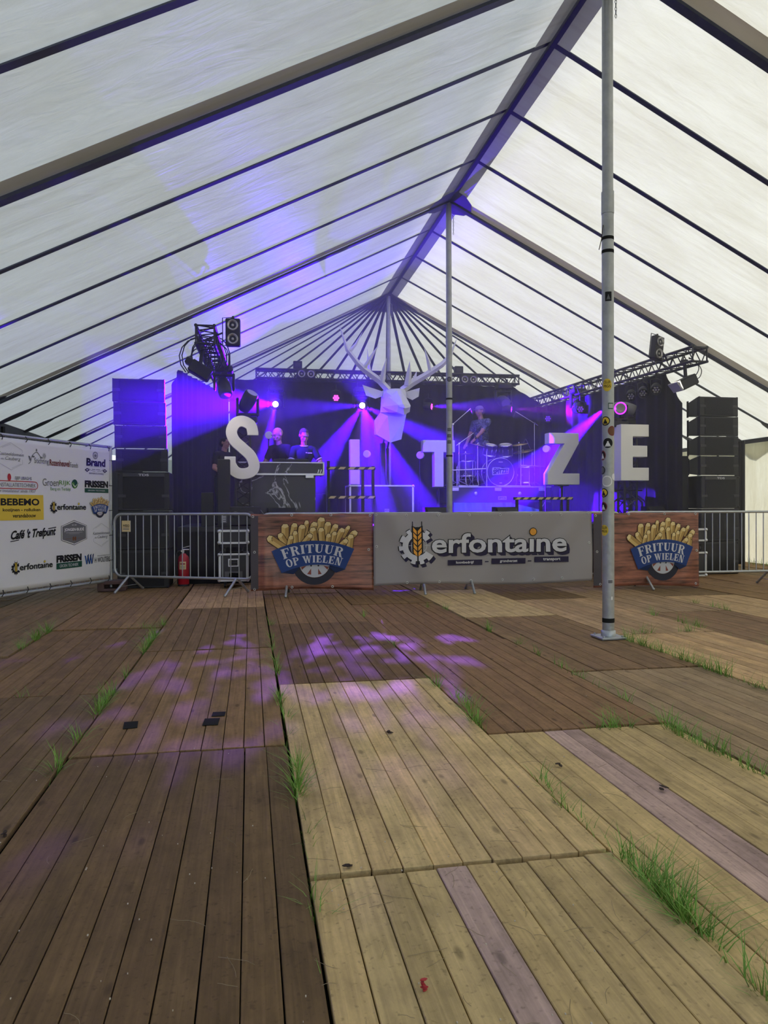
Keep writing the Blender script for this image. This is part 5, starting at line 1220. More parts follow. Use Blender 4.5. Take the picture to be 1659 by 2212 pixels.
def logo_cerf(P, fx, fy, face, shade, out, lay=0, tiny=False):
    """drawing units: x 180..1395, y 160..485 downwards"""
    q = lambda x, y: (fx(x), fy(y)); cx, cy_, ro, ri = 310, 335, 105, 66
    def cog(dx, dy, g, m, L):
        for i in range(40):
            a0, a1 = 32 + 296 * i / 40, 32 + 296 * (i + 1) / 40; ra, rb = R(a0), R(a1); r_o = ro + g + (24 if int(i / 2.2) % 2 == 0 else 0); r_i = ri - g
            P.poly([q(cx + dx + r * math.cos(a), cy_ + dy + r * math.sin(a)) for r, a in ((r_i, ra), (r_o, ra), (r_o, rb), (r_i, rb))], m, L)
    if shade: cog(14, 18, 5, shade, lay); cog(7, 9, 5, shade, lay + .3)
    if out: cog(0, 0, 6, out, lay + .6)
    cog(0, 0, 0, face, lay + 1.2)
    if not tiny: P.ring(fx(320), fy(330), abs(fx(52) - fx(0)), abs(fx(56) - fx(0)), I_LG, lay + 1.2)
    for a in range(0, 360, 45):
        if not tiny: P.line([q(320 + 40 * math.cos(R(a)), 330 + 40 * math.sin(R(a))), q(320 + 72 * math.cos(R(a)), 330 + 72 * math.sin(R(a)))], abs(fx(3) - fx(0)), I_LG, lay + 1.2)
    P.rect(fx(304), fy(485), fx(314), fy(200), out or I_BLK, lay + 1.8)
    for sx in (-1, 1):
        P.line([q(309 + sx * 30, 330), q(309 + sx * 32, 162)], abs(fx(6) - fx(0)), out or I_BLK, lay + 1.8)
        P.poly([q(309, 205), q(309 + sx * 38, 190), q(309 + sx * 38, 380), q(309, 412)], out or I_BLK, lay + 2)
        for k in range(5): y = 214 + 38 * k; P.poly([q(309 + sx * 4, y + 14), q(309 + sx * 28, y - 14), q(309 + sx * 28, y + 16), q(309 + sx * 4, y + 40)], I_ORG if not tiny else I_YEL, lay + 2.6)
    x0, x1, yb, yt = 408, 1380, 388, 246
    if shade:
        for k in range(6): d = 4 + 4 * k; P.text('erfontaıne', fx(x0 + d), fy(yb + d), fx(x1 + d), fy(yt + d), shade, lay + 3 + .1 * k, .035)
    if out: P.text('erfontaıne', fx(x0 - 6), fy(yb + 6), fx(x1 + 6), fy(yt - 6), out, lay + 4, .045)
    P.text('erfontaıne', fx(x0), fy(yb), fx(x1), fy(yt), face, lay + 4.8, .022)
    r = abs(fx(29) - fx(0)); P.disc(fx(1133), fy(240), r, r, out or I_BLK, lay + 5); r *= .82; P.disc(fx(1133), fy(240), r, r, I_ORG if not tiny else I_YEL, lay + 5.6)

# ------------------------------------------------------------------ banners on the barriers
def banner(label, p0, p1, ztop, zbot, m, wave, logo, holes, logoname):
    p0, p1 = Vector((*p0, 0)), Vector((*p1, 0)); d = p1 - p0; L = d.length; H = ztop - zbot
    t = thing('banner', label, 'banner', p0 + Vector((0, 0, 0)), math.atan2(d.y, d.x))
    def surf(u, v, o): return Vector((u, -.03 - wave(u, v) - o, v))
    nx, nz = int(L / .035), 26; vs = [tuple(surf(L * i / nx, zb_(L * i / nx, zbot, L) + (ztop_(L * i / nx, ztop, L) - zb_(L * i / nx, zbot, L)) * j / nz, 0)) for j in range(nz + 1) for i in range(nx + 1)]
    b = MB(); b.add(vs, [(j * (nx + 1) + i, j * (nx + 1) + i + 1, (j + 1) * (nx + 1) + i + 1, (j + 1) * (nx + 1) + i) for j in range(nz) for i in range(nx)], 0, True)
    o = b.build('sheet', m, t); so = o.modifiers.new('s', 'SOLIDIFY'); so.thickness = .0025; so.offset = 0
    P = Print(); logo(P); P.build(logoname, t, surf, grid=.03, base=.007, step=.0009)
    for u, v in holes:
        b = MB(); c = surf(u, v, .004); b.path([(c.x + .014 * math.cos(a), c.y, c.z + .014 * math.sin(a)) for a in [2 * math.pi * k / 12 for k in range(12)]], .005, 6, closed=True); b.build('eyelet', M_EYELET, t)
    return t
EDGE = ink('edge_grey', (.085, .075, .085))
zb_ = lambda u, z, L: z + .02 * math.sin(u * 2.3)
ztop_ = lambda u, z, L: z - .012 * abs(math.sin(u * math.pi / .62))
def wv1(u, v): return .012 * math.sin(u * 5 + v * 2) + .010 * math.sin(v * 6 + u) + .035 * math.exp(-((u - .19) / .035) ** 2) * (1.1 - v) + .02 * math.exp(-((u - .32 + .1 * v) / .03) ** 2) * (1 - v) + .012
def lg1(P):
    fx = lambda x: (x - 545) / 1045 * 1.66; fy = lambda y: .09 + (790 - y) / 682 * 1.03; logo_fries(P, fx, fy); P.rect(.0, .1, .10, 1.09, EDGE, 0)
banner('banner of fries over a wheel, left of the grey banner', (.02, 10.20), (1.68, 10.10), 1.12, .075, M_WOODP, wv1, lg1, [(.03, 1.08), (.55, 1.10), (1.08, 1.10), (1.62, 1.09), (.05, .60), (1.60, .62), (.05, .10), (.55, .12), (1.10, .12)], 'fries_logo')
def wv2(u, v): return .020 * math.sin(u * 2.2 + .6) * (1.1 - v) + .012 * math.sin(u * 5.1 - v * 4) + .026 * math.exp(-((u - .22 - .6 * (1.1 - v)) / .18) ** 2) + .026 * math.exp(-((u - 3.0 + .7 * (1.1 - v)) / .18) ** 2) + .012
def lg2(P):
    fx = lambda x: (x - 10) / 1560 * 3.18; fy = lambda y: .13 + (606 - y) / 511 * 1.0
    logo_cerf(P, fx, fy, I_PALE, I_PURB, I_BLK)
    for x0, x1, y0, y1, s in ((522, 768, 476, 437, 'loonbedrijf'), (833, 1080, 471, 430, 'grondverzet'), (1145, 1393, 463, 422, 'transport')): P.rect(fx(x0), fy(y0), fx(x1), fy(y1), I_PURB, 6); m_ = (x0 + x1) / 2; P.text(s, fx(m_ - 63), fy(y0 - 7), fx(m_ + 63), fy(y1 + 9), I_WHT, 7, .015)
    for x in (800, 1110): P.rect(fx(x - 13), fy(456), fx(x + 13), fy(448), I_PURB, 6)
banner('grey banner lettered with a cogwheel and wheat ear logo', (1.68, 10.08), (4.86, 10.02), 1.135, .12, M_VINYLG, wv2, lg2, [(.03, 1.10)] + [(.46 + .45 * i, 1.09) for i in range(6)] + [(3.12, 1.11), (.04, .66), (3.13, .68), (.46, .16), (.92, .16), (1.38, .165), (1.84, .17), (2.30, .17), (2.72, .18)], 'cogwheel_logo')
def wv3(u, v): return .012 * math.sin(u * 6 + v * 2) + .045 * math.exp(-((u - .16 - .05 * (1 - v)) / .04) ** 2) * (1.2 - v) + .012 * math.exp(-((u - 1.56 + .3 * (v - .55)) / .09) ** 2) + .010 * math.exp(-((u - 1.60 - .5 * (v - .5)) / .08) ** 2) + .012
def lg3(P):
    fx = lambda x: .50 + (x - 670) / 790 * 1.09; fy = lambda y: .08 + (775 - y) / 640 * .97; logo_fries(P, fx, fy); P.rect(.0, .06, .12, 1.09, EDGE, 0)
banner('banner of fries over a wheel, right of the near tent pole', (4.88, 10.01), (6.53, 9.97), 1.115, .03, M_WOODP, wv3, lg3, [(.03, 1.07), (.55, 1.09), (1.10, 1.09), (1.60, 1.09), (.05, .55), (1.61, .55), (.10, .08), (1.60, .06)], 'fries_logo')

# ------------------------------------------------------------------ sponsor wall at the left
FD = Vector((-.46, -.888, 0)).normalized(); FO = Vector((-2.04, 11.25, 0)) - FD * .11
frz = math.atan2(-FD.y, -FD.x)   # local +x runs to the right end
t = thing('site_fence', 'galvanized fence panel carrying the white sponsor banner', 'fence', FO, frz)
b = MB(); Z0, Z1, W = .15, 2.09, 3.45
b.tube((0, 0, .05), (0, 0, Z1 + .02), .024, n=10); b.tube((-W, 0, .05), (-W, 0, Z1 + .02), .024, n=10); b.tube((0, 0, Z1), (-W, 0, Z1), .021, n=10); b.tube((0, 0, Z0), (-W, 0, Z0), .021, n=10); b.build('frame', M_GALV, t)
b = MB()
for i in range(34): b.tube((-.1 * i - .05, .008, Z0), (-.1 * i - .05, .008, Z1), .0025, n=4, caps=False)
for i in range(9): b.tube((0, .012, .25 + .22 * i), (-W, .012, .25 + .22 * i), .003, n=4, caps=False)
tag(b.build('mesh_wires', M_GALV, t), kind='stuff')
t = thing('recycled_block', 'reddish block foot under the right end of the sponsor fence', 'fence foot', (FO.x + .02, FO.y + .02, 0), R(4))
b = MB()
for x in (-.15, .15): b.box((x, 0, .075), (.09, .34, .15), .012)
b.box((0, 0, .125), (.24, .34, .05), .006); b.box((0, 0, .02), (.24, .34, .04), .006); b.box((0, .10, .075), (.24, .10, .14)); b.build('block', M_BLOCK, t)
t = thing('sponsor_banner', 'white banner printed with rows of sponsor logos, tied to the left fence', 'banner', FO, frz)
def fs(u, v, o): return Vector((u, -.032 - .008 * math.sin(u * 3 + v) - .006 * math.sin(v * 4 + u * 2) - .010 * math.exp(-((u + .25) / .14) ** 2) * math.exp(-((v - .42) / .12) ** 2) - o, v))
nx, nz = 70, 30; x0b, x1b, z0b, z1b = -3.36, -.055, .20, 2.055
b = MB(); b.add([tuple(fs(x0b + (x1b - x0b) * i / nx, z0b + (z1b - z0b) * j / nz, 0)) for j in range(nz + 1) for i in range(nx + 1)], [(j * (nx + 1) + i, j * (nx + 1) + i + 1, (j + 1) * (nx + 1) + i + 1, (j + 1) * (nx + 1) + i) for j in range(nz) for i in range(nx)], 0, True)
o = b.build('sheet', M_VINYLW, t); so = o.modifiers.new('s', 'SOLIDIFY'); so.thickness = .002; so.offset = 0
for i in range(9):
    for z, zz in ((z1b - .03, Z1), (z0b + .03, Z0)):
        u = -.10 - .39 * i; b = MB(); c = fs(u, z, .004); b.path([(u, c.y, z), (u + .004, -.05, (z + zz) / 2), (u, -.026, zz), (u + .01, .02, zz + .02)], .0055, 5); b.build('zip_tie', M_BLACK, t)
for i in range(5):
    z = .45 + .36 * i; b = MB(); b.path([(-.09, -.045, z), (-.04, -.04, z), (.0, -.03, z), (.03, -.01, z + .01)], .005, 5); b.build('zip_tie', M_BLACK, t)
def LG(name, f):
    P = Print(); f(P); P.build(name, t, fs, grid=.06, base=.005, step=.0006)
def hexlogo(x0, y0, x1, y1):
    def f(P):
        cx = (x0 + x1) / 2; w = x1 - x0; h = y1 - y0; X = lambda a: x0 + a * w; Y = lambda b_: y0 + b_ * h; lw = .005
        P.line([(X(0), Y(.72)), (X(0), Y(.76)), (X(.5), Y(1)), (X(.98), Y(.76)), (X(.98), Y(.66))], lw, I_LG); P.line([(X(.02), Y(.34)), (X(.02), Y(.22)), (X(.5), Y(0)), (X(.98), Y(.24)), (X(.98), Y(.40))], lw, I_LG); P.line([(X(.52), Y(.06)), (X(.9), Y(.23))], lw, I_LG); P.line([(X(.14), Y(.79)), (X(.5), Y(.95))], lw, I_LG)
        P.text('Kasteeldomein', X(-.02), Y(.52), X(1.04), Y(.64), I_GRY, 1, 0, .25); P.text('de', X(.08), Y(.36), X(.2), Y(.42), I_GRY, 1, 0, .25); P.text('Cauberg', X(.26), Y(.32), X(.9), Y(.48), I_GRY, 1, 0, .3)
    return f
LG('hexagon_logo', hexlogo(-2.109, 1.67, -1.718, 2.0)); LG('hexagon_logo', hexlogo(-.430, .659, -.092, .989))
def f(P):
    P.text('Stichting', -1.52, 1.752, -1.265, 1.845, I_GRY, 1, 0); P.text('Rozenheuvel', -1.25, 1.757, -.885, 1.84, I_MAR, 1, .022); P.text('Fonds', -.875, 1.753, -.724, 1.82, I_GRY, 1, 0)
    P.line(catmull([(-1.625, 1.76), (-1.585, 1.79), (-1.56, 1.86), (-1.48, 1.915), (-1.42, 1.87), (-1.385, 1.845), (-1.35, 1.865)], 5), .009, I_GRY); P.poly([(-1.625, 1.86), (-1.60, 1.80), (-1.575, 1.80), (-1.595, 1.855)], I_GRY); P.disc(-1.345, 1.875, .034, .040, I_LG, 0, 14); P.ring(-1.345, 1.875, .012, .02, I_GRY, 1, 10); P.disc(-1.48, 1.94, .012, .018, I_GRY, 0, 8); P.disc(-1.40, 1.85, .02, .012, I_GRY, 0, 8); P.disc(-1.54, 1.855, .026, .012, I_GRY, 0, 8)
LG('rose_logo', f)
def f(P):
    P.text('Brand', -.563, 1.79, -.176, 1.90, I_BLK, 1, .045); P.ring(-.388, 1.945, .040, .052, I_GRY, 0, 14); P.poly([(-.44, 1.985), (-.336, 1.985), (-.35, 1.90), (-.388, 1.885), (-.426, 1.90)], I_LG); P.disc(-.388, 1.94, .025, .02, I_GRY, 1, 10)
    P.rect(-.50, 1.782, -.24, 1.787, I_LG); P.rect(-.45, 1.742, -.385, 1.750, I_GRY, 1); P.rect(-.37, 1.742, -.285, 1.750, I_GRY, 1)
    for sx, x in ((-1, -.545), (1, -.185)): P.poly([(x - .05, 1.735), (x, 1.762), (x + .05, 1.735), (x, 1.705)], I_BLK); P.poly([(x - .025, 1.735), (x, 1.748), (x + .025, 1.735), (x, 1.722)], I_LG, 1); P.line([(x - sx * .02, 1.76), (x - sx * .08, 1.73), (x - sx * .16, 1.718)], .005, I_GRY)
    P.text('BIERBROUWERIJ', -.506, 1.671, -.215, 1.702, I_GRY, 1, .01)
LG('brewery_logo', f)
def f(P):
    P.text('SJEF UBAGHS', -1.857, 1.544, -1.579, 1.594, I_GRY, 1, .01); y0, y1 = 1.444, 1.535; r = (y1 - y0) / 2; cx = -1.474 - r
    P.line([(-2.2, y1), (cx, y1)] + [(cx + r * math.cos(R(a)), (y0 + y1) / 2 + r * math.sin(R(a))) for a in range(80, -90, -20)] + [(cx, y0), (-2.2, y0)], .010, I_RED); P.text('INSTALLATIETECHNIEK', -2.12, 1.465, -1.51, 1.513, I_GRY, 1, 0); P.text('uw installateur sinds 1957', -2.147, 1.40, -1.513, 1.434, I_GRY, 1, 0, .2); P.disc(-1.95, 1.58, .03, .045, I_RED, 0, 12)
LG('installer_logo', f)
def f(P):
    P.text('Groen', -1.385, 1.492, -1.09, 1.587, I_GRY, 1, .0); P.text('RIJK', -1.08, 1.494, -.861, 1.572, I_GRN, 1, 0); P.text('Berg en Terblijt', -1.244, 1.425, -.862, 1.478, I_GRN, 1, 0); P.disc(-.785, 1.532, .058, .062, I_DGRN, 0, 18); P.poly([(-.85, 1.545), (-.80, 1.555), (-.778, 1.50), (-.70, 1.56), (-.765, 1.475), (-.80, 1.475)], I_GRN, 1); P.poly([(-.845, 1.545), (-.78, 1.485), (-.715, 1.555), (-.778, 1.50)], I_WHT, 2)
LG('garden_centre_logo', f)
def fris(x0, y0, x1, y1, b0, b1):
    def f(P): P.text('FRISSEN', x0, y0, x1, y1, I_BLK, 1, .06); P.rect(x0, b0, x1 + .01, b1, I_DGRN); P.text('GROEN TECHNIEK', x0 + .06, b0 + .020, x1 - .06, b1 - .020, I_PALE, 1, .0)
    return f
LG('green_box_logo', fris(-.589, 1.491, -.111, 1.59, 1.421, 1.480)); LG('green_box_logo', fris(-1.149, .486, -.668, .583, .40, .480))
def f(P): P.rect(-2.132, 1.058, -1.381, 1.371, I_YEL); P.text('BEBEMO', -2.088, 1.238, -1.456, 1.325, I_BLK, 1, .035); P.text('kozijnen - rolluiken', -2.055, 1.155, -1.441, 1.205, I_BLK, 1, .025); P.text('verandabouw', -1.903, 1.09, -1.52, 1.138, I_BLK, 1, .025)
LG('yellow_logo', f)
for x0, y0, x1, y1 in ((-1.267, 1.128, -.569, 1.307), (-1.92, .385, -1.222, .567)):
    def f(P, x0=x0, y0=y0, x1=x1, y1=y1): logo_cerf(P, lambda x: x0 + (x - 180) / 1200 * (x1 - x0), lambda y: y0 + (485 - y) / 325 * (y1 - y0) + .0, I_BLK, None, None, tiny=True)
    LG('cogwheel_logo', f)
def f(P): logo_fries(P, lambda x: -.498 + (x - 670) / 790 * .405, lambda y: 1.064 + (755 - y) / 615 * .305, small=True)
LG('fries_logo', f)
def f(P): P.text("Café 't Trefpunt", -1.926, .806, -1.161, .950, I_BLK, 1, .035, .35, warp=lambda x, y: (x, y + (x + 1.55) * .04)); P.line([(-1.93, .80), (-1.80, .815)], .010, I_BLK); P.line([(-1.30, .94), (-1.16, .955)], .012, I_BLK)
LG('cafe_logo', f)
def f(P):
    x0, y0, x1, y1 = -1.062, .703, -.56, 1.041; cx = (x0 + x1) / 2
    def hx(g): return [(cx, y1 - g), (x1 - g, y1 - .075 - g * .4), (x1 - g, y0 + .075 + g * .4), (cx, y0 + g), (x0 + g, y0 + .075 + g * .4), (x0 + g, y1 - .075 - g * .4)]
    P.poly(hx(0), I_BLK); P.poly(hx(.008), I_WHT, 1); P.poly(hx(.020), I_GRY, 2); P.text('JONGEN·BUDÉ', x0 + .06, .885, x1 - .06, .945, I_WHT, 3, .02); P.rect(cx - .045, .971, cx - .01, .981, I_LG, 3); P.rect(cx + .005, .971, cx + .045, .981, I_LG, 3); P.rect(cx - .16, .872, cx + .16, .876, I_LG, 3); P.rect(cx - .10, .856, cx + .10, .859, I_LG, 3); P.rect(cx - .17, .792, cx - .06, .796, I_BRN, 3); P.rect(cx + .06, .792, cx + .17, .796, I_BRN, 3)
    for sx in (-1, 1): P.disc(cx + sx * .02, .792, .018, .03, I_BRN, 3, 12)
LG('hexagon_dark_logo', f)
def f(P):
    P.text('H WOUTERS', -.405, .436, -.082, .508, I_BLK, 1, .01); P.text('assurantiekantoor', -.355, .520, -.09, .545, I_GRY, 1, 0)
    for k in range(3): x = -.605 + .05 * k; P.poly([(x, .545), (x + .028, .545), (x + .055, .425), (x + .035, .425)], I_BLU2); P.poly([(x + .042, .425), (x + .055, .425), (x + .085, .567), (x + .06, .555)], I_DBLUE, 1)
LG('insurance_logo', f)

# ------------------------------------------------------------------ small things
t = thing('fire_extinguisher', 'red fire extinguisher standing behind the left barrier', 'fire extinguisher', (-1.0, 11.78, 0))
MB().lathe([(.078, 0), (.085, .012), (.085, .40), (.075, .45), (.045, .485), (.032, .50)], 22).build('cylinder', M_RED, t); MB().lathe([(.088, 0), (.088, .03), (.078, .03)], 22).build('foot_ring', M_BLACK, t)
b = MB(); b.tube((0, 0, .49), (0, 0, .55), .02); b.box((.03, 0, .56), (.11, .025, .018), .004); b.box((.035, 0, .60), (.12, .02, .012), .004, rot=Euler((0, R(-14), 0)).to_matrix()); b.tube((-.02, -.02, .54), (-.02, -.055, .54), .016); b.build('valve', M_CHROME, t)
b = MB(); b.path(catmull([(-.02, 0, .54), (-.09, -.02, .52), (-.105, -.02, .36), (-.10, -.02, .16)], 5), .012, 7); b.build('hose', M_BLACK, t)
P = Print(); P.rect(-.06, .26, .045, .38, I_FRY3, 0); P.rect(-.045, .335, .03, .355, I_RED, 1); P.rect(-.045, .30, .03, .305, I_GRY, 1); P.rect(-.045, .28, .03, .285, I_GRY, 1)
P.build('label_sticker', t, lambda u, v, o: Vector(((.086 + o) * math.sin(u / .086), -(.086 + o) * math.cos(u / .086), v)), grid=.02, base=.001)
t = thing('red_crate', 'red bottle crates stacked in the gap beside the left loudspeaker stack', 'crate', (-2.86, 15.0, .0))
for i in range(3):
    b = MB(); z = .30 * i
    for sx in (-1, 1): b.box((sx * .19, 0, z + .15), (.02, .30, .28), .004); b.box((0, sx * .14, z + .15), (.40, .02, .28), .004)
    b.box((0, 0, z + .02), (.38, .28, .02)); b.build('crate_body', M_RED, t)
for i, (x, y, w, h, a, lab) in enumerate([(-.65, 4.27, .075, .13, .1, 'patch of black tape on the boards, left one'), (-.18, 4.40, .075, .085, -.05, 'small patch of black tape on the boards, farther of the right pair'), (-.215, 4.25, .085, .13, -.05, 'patch of black tape on the boards, nearer of the right pair')]):
    b = MB(); b.box((0, 0, .0022), (w, h, .003), .0008); o = b.build('tape_patch', M_TAPE, None, (x, y, .0005)); o.rotation_euler = (0, 0, a); tag(o, lab, 'tape')
def scrap(name, label, cat, x, y, m, r, seed, n=2):
    rr = random.Random(seed); b = MB()
    for k in range(n):
        a = rr.uniform(0, 6.28); c = Vector((rr.uniform(-.5, .5) * r, rr.uniform(-.5, .5) * r, .003 + .006 * k)); u = Vector((math.cos(a), math.sin(a), rr.uniform(-.15, .25))) * r; w = Vector((-math.sin(a), math.cos(a), rr.uniform(-.1, .3))) * r * .45
        vs = [tuple(c - u), tuple(c - u * .4 + w), tuple(c + u * .4 + w * .9), tuple(c + u), tuple(c + u * .4 - w), tuple(c - u * .4 - w * .8)]; vs = [(x_, y_, max(.002, z_)) for x_, y_, z_ in vs]; vs += [(x_, y_, z_ + .0025) for x_, y_, z_ in vs]
        b.add(vs, [tuple(range(6)), tuple(range(11, 5, -1))] + [(i, (i + 1) % 6, 6 + (i + 1) % 6, 6 + i) for i in range(6)])
    tag(b.build(name, m, None, (x, y, 0)), label, cat)
scrap('flower_petal', 'crumpled red petal lying on the nearest light boards', 'petal', .42, 1.78, M_PETAL, .010, 1, 5)
scrap('dead_leaf', 'dark curled leaf on the light panel in the middle', 'leaf', .72, 3.87, M_LEAF, .020, 2); scrap('dead_leaf', 'dark leaf on the light panel at the right, farther one', 'leaf', 1.41, 3.22, M_LEAF, .018, 3); scrap('dead_leaf', 'brown leaf on the light panel at the right, nearer one', 'leaf', 1.72, 2.87, M_LEAF, .020, 4); scrap('dead_leaf', 'brown leaf by the near end of the middle light panel', 'leaf', .32, 2.44, M_LEAF, .016, 5, 2); scrap('dead_leaf', 'dark leaf on the brown boards at the far left', 'leaf', -.89, 2.91, M_LEAF, .014, 6, 3)
rr = random.Random(11); b = MB()
def straw(x, y, L, a, z=.003):
    pts = []; px, py, th = x, y, a
    for k in range(5): pts.append((px, py, z + .002 * math.sin(k))); th += rr.uniform(-.35, .35); px += math.cos(th) * L / 4; py += math.sin(th) * L / 4
    b.path(pts, .0007, 3)
for i in range(170):
    y = 1.5 + rr.random() ** 1.6 * 5.5; x = rr.uniform(-.42, .58) * y; x = x if rr.random() < .45 else rr.uniform(.25, min(2.2, .55 * y)); straw(x, y, rr.uniform(.03, .13), rr.uniform(0, 6.28))
tag(b.build('loose_straw', mat('straw', (.27, .21, .12), .9)), 'thin dry straws scattered over the near boards', 'straw', kind='stuff')
b = MB()
for i in range(120):
    y = 1.5 + rr.random() ** 1.4 * 3; x = rr.uniform(-.42, .5) * y; s_ = rr.uniform(.0015, .004); b.box((x, y, .003), (s_, s_ * 1.4, .003))
tag(b.build('pale_crumbs', mat('crumb', (.55, .48, .38), .9)), 'pale crumbs scattered over the near boards', 'crumbs', kind='stuff')
TUFTS = [(0.22, 3.42, 3), (0.2, 3.19, 4), (0.19, 3.09, 2), (0.2, 5.48, 3), (0.18, 4.66, 3), (0.2, 6.39, 2), (0.21, 7.66, 2), (0.21, 2.73, 1), (0.19, 2.22, 2), (1.28, 4.25, 3), (1.24, 3.97, 4), (1.28, 4.47, 2), (1.24, 4.84, 3), (2.3, 6.94, 3), (1.25, 6.4, 2), (2.12, 8.71, 2), (1.26, 3.04, 2), (1.24, 2.79, 2), (1.25, 2.59, 1), (1.26, 2.31, 3), (1.26, 2.19, 3), (1.25, 2.07, 4), (1.25, 1.94, 4), (1.25, 1.9, 3), (1.24, 1.61, 3), (2.25, 3.72, 3), (2.23, 3.52, 3), (2.24, 3.36, 3), (2.26, 3.25, 3), (2.25, 3.06, 2), (2.27, 2.99, 2), (1.9, 3.75, 2), (1.98, 3.75, 3), (2.32, 6.18, 2), (2.31, 5.72, 2), (2.3, 5.26, 2), (2.28, 4.92, 2), (2.27, 4.52, 1), (2.3, 4.27, 2), (3.33, 6.11, 4), (3.34, 5.88, 4), (3.34, 5.56, 3), (3.33, 5.29, 4), (3.33, 4.96, 3), (3.33, 4.8, 4), (3.33, 4.46, 2), (3.33, 4.31, 2), (4.37, 7.47, 3), (4.38, 6.96, 3), (4.38, 6.67, 3), (5.46, 7.99, 2), (5.46, 7.78, 2), (4.38, 5.57, 3), (5.46, 8.4, 2), (-0.88, 7.89, 3), (-0.88, 7.19, 4), (-0.88, 6.84, 4), (-0.88, 6.51, 3), (-0.88, 5.54, 2), (-0.88, 5.01, 3), (-0.88, 4.78, 4), (-0.88, 4.57, 3), (-0.88, 4.04, 2), (-0.88, 3.63, 3), (-1.94, 7.67, 4), (-1.94, 7.29, 4), (-1.94, 6.82, 3), (-1.05, 7.76, 2), (2.28, 8.47, 2), (3.68, 6.46, 3), (4.14, 6.46, 3), (1.24, 8.11, 2), (-1.44, 5.07, 1), (.2, 5.9, 2), (.2, 6.9, 2), (.2, 4.3, 2), (.19, 4.0, 1), (1.24, 2.0, 4), (1.24, 2.13, 3), (3.33, 5.7, 3), (3.33, 5.1, 3), (2.28, 3.62, 3), (2.28, 5.0, 1)]
rr = random.Random(21); b = MB()
def blade(x, y, h, a, bend, w):
    u = Vector((math.cos(a), math.sin(a), 0)); sdv = Vector((-u.y, u.x, 0)); p = Vector((x, y, -.06)); vs = []
    for k in range(4):
        f = k / 3; c = p + Vector((0, 0, h * (f - .25 * bend * f * f))) + u * h * bend * f * f; ww = w * (1 - f * .9) / 2; vs += [tuple(c - sdv * ww), tuple(c + sdv * ww)]
    b.add(vs, [(0, 1, 3, 2), (2, 3, 5, 4), (4, 5, 7, 6)])
for x, y, n in TUFTS:
    for i in range(int(n * n * 4 + 6)):
        cross = abs(x - 1.95) < .06 or (y in (6.46, 7.76, 5.07))
        dx, dy = (rr.gauss(0, .05), rr.uniform(-.006, .006)) if cross else (rr.uniform(-.010, .010), rr.gauss(0, .055))
        blade(x + dx, y + dy, .065 + rr.uniform(.03, .055 + .026 * n), rr.uniform(0, 6.28), rr.uniform(.15, 1.1), rr.uniform(.0045, .0085))
for sx in (-1.94, -.875, .19, 1.24, 2.29, 3.335, 4.38, 5.46):
    for i in range(60):
        y = rr.uniform(1.8, 9); blade(sx + rr.uniform(-.01, .01), y, .06 + rr.uniform(.0, .04), rr.uniform(0, 6.28), rr.uniform(.2, 1), .005)
for i in range(260): blade(10.22 + rr.uniform(-.12, .12), rr.uniform(11, 15.5), rr.uniform(.12, .26), rr.uniform(0, 6.28), rr.uniform(.1, .7), .012)
tag(b.build('grass', M_GRASS), 'green grass growing up through the gaps between the floor panels', 'grass', kind='stuff')

# ------------------------------------------------------------------ stage haze and the beams through it
hz = bpy.data.materials.new('stage_haze'); nt, N, L = nodes_of(hz); N.remove(N['Principled BSDF']); vsn = N.new('ShaderNodeVolumeScatter'); vsn.inputs['Density'].default_value = HAZE; vsn.inputs['Anisotropy'].default_value = .25; vsn.inputs['Color'].default_value = (.95, .95, 1, 1); L.new(vsn.outputs[0], N['Material Output'].inputs['Volume'])
b = MB(); x0, x1, ya, yb = -1.98, 9.0, 9.3, 17.0; zt = lambda x: ZR - .15 - abs(x - XR) * SL
prof = [(x0, .35), (x1, .35), (x1, zt(x1)), (XR, zt(XR)), (x0, zt(x0))]
b.prism(prof, ya, yb); hzo = b.build('haze', hz); tag(hzo, 'thin haze drifting in front of and over the stage', 'haze', kind='stuff')
def fan(h, base, beams):
    h = Vector(h)
    for tgt, pw, ang, *g in beams:
        d = (Vector(tgt) - h).normalized(); spot(h + Vector(base).normalized() * .24, tgt, pw, ang, gobo=g[0] if g else None, col=(.34, .10, 1.0) if g else BEAM)
G1 = ((44, 72, 44), .15, .54)
fan(H1, d1, [((-.85, 12.3, 2.95), 800, 11), ((-1.25, 11.9, 2.95), 800, 10), ((-1.2, 12.0, 2.5), 600, 8), ((.1, 14.8, 1.2), 600, 13), ((-1.3, 6.0, 0), 52, 7.5, G1), ((-.45, 5.5, 0), 52, 7.5, G1), ((.4, 5.1, 0), 36, 7, G1)])
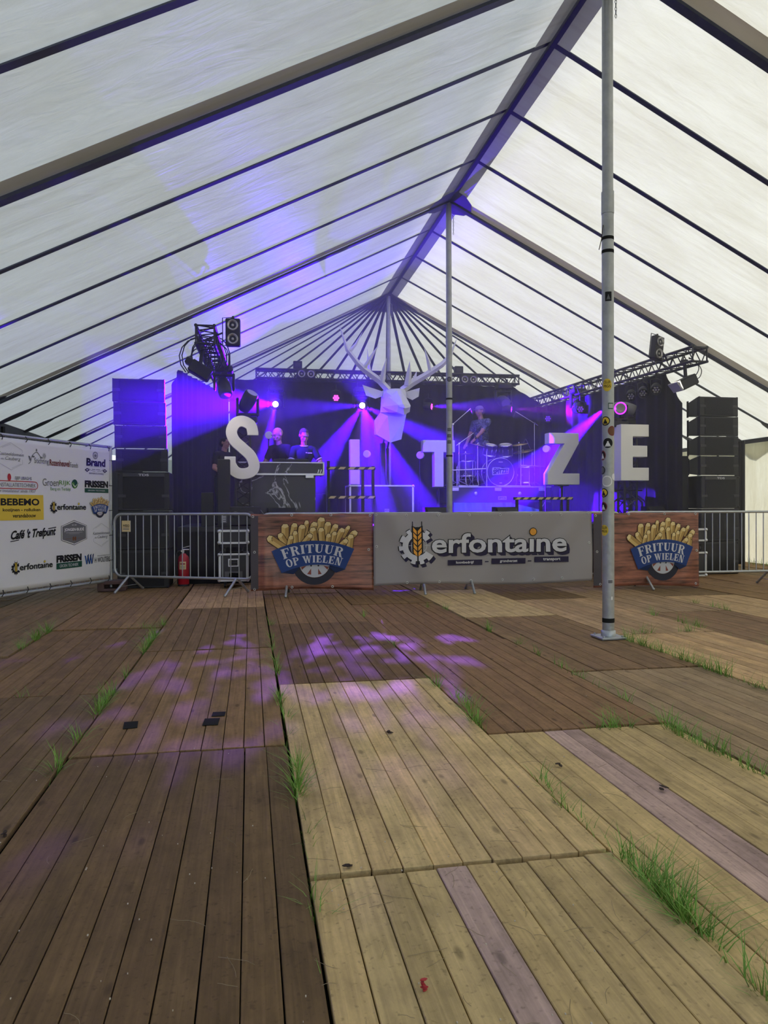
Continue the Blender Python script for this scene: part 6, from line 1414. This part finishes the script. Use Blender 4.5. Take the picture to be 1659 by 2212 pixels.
fan(H2, d2, [((1.75, 13.4, 4.4), 14, 26), ((.9, 14.2, 3.1), 300, 8), ((1.0, 13.8, 1.5), 800, 12), ((2.25, 13.0, 1.0), 900, 11), ((3.1, 13.7, 1.2), 1200, 13), ((5.3, 15.2, 1.95), 900, 14), ((4.3, 15.2, 2.6), 350, 9), ((1.3, 7.0, 0), 125, 9, G1), ((.9, 5.7, 0), 42, 7, G1)])
spot(Vector(H1) + Vector((0, -.24, 0)), (-2.2, 9.5, 5.5), 20, 75, blend=1.0); spot(Vector(H2) + Vector((0, -.24, 0)), (1.9, 14.0, 5.5), 18, 75, blend=1.0)
spot((4.16, 16.5, 3.51), (7.0, 15.8, 3.4), 16, 13, (1.0, .0, .6)); spot((4.16, 16.5, 3.51), (7.0, 15.6, 3.45), 200, 18); spot((6.10, 16.5, 3.49), (7.1, 15.9, 3.4), 30, 14, (.6, 0, 1))
spot(HR, (4.6, 14.6, .9), 1500, 22); spot((6.6, 12.55, 3.0), (5.2, 14.0, 2.2), 160, 18)
spot((-.42, 13.05, 3.15), (3.6, 15.2, 2.0), 45, 50, blend=1.0)
# warm flood lamps hanging from the ends of the side trusses, aimed at the letters S and E
spot((7.24, 11.60, 3.24), (6.9, 12.45, 2.1), .42, 60, (1.0, .88, .70), blend=.8, size=.08); spot((-.60, 11.75, 3.22), (-.1, 12.45, 2.1), .42, 60, (1.0, .88, .74), blend=.8, size=.08)
t = thing('side_curtain', 'narrow black curtain edge between the right loudspeaker stack and the tent wall', 'curtain', (9.19, 12.6, 0)); b = MB(); vs = []
for i in range(13): y = .02 * math.sin(i * 1.7); vs += [(-.16 + .016 * i, y, .10), (-.16 + .016 * i, y, 2.42)]
b.add(vs, [(2 * i, 2 * i + 2, 2 * i + 3, 2 * i + 1) for i in range(12)], 0, True); b.build('cloth', M_VELVET, t); MB().tube((.05, .02, 0), (.05, .02, 2.44), .025).build('pole', M_BLACK, t)
t = thing('dark_partition', 'dark partition behind the gap beside the left loudspeaker stack', 'partition', (-2.85, 15.5, 0)); MB().box((0, 0, 1.08), (1.5, .06, 2.16), .01).build('panel', M_DARKGREY, t); b = MB(); [b.box((x, .03, .04), (.08, .5, .08), .01) for x in (-.6, .6)]; b.build('feet', M_BLACK, t)
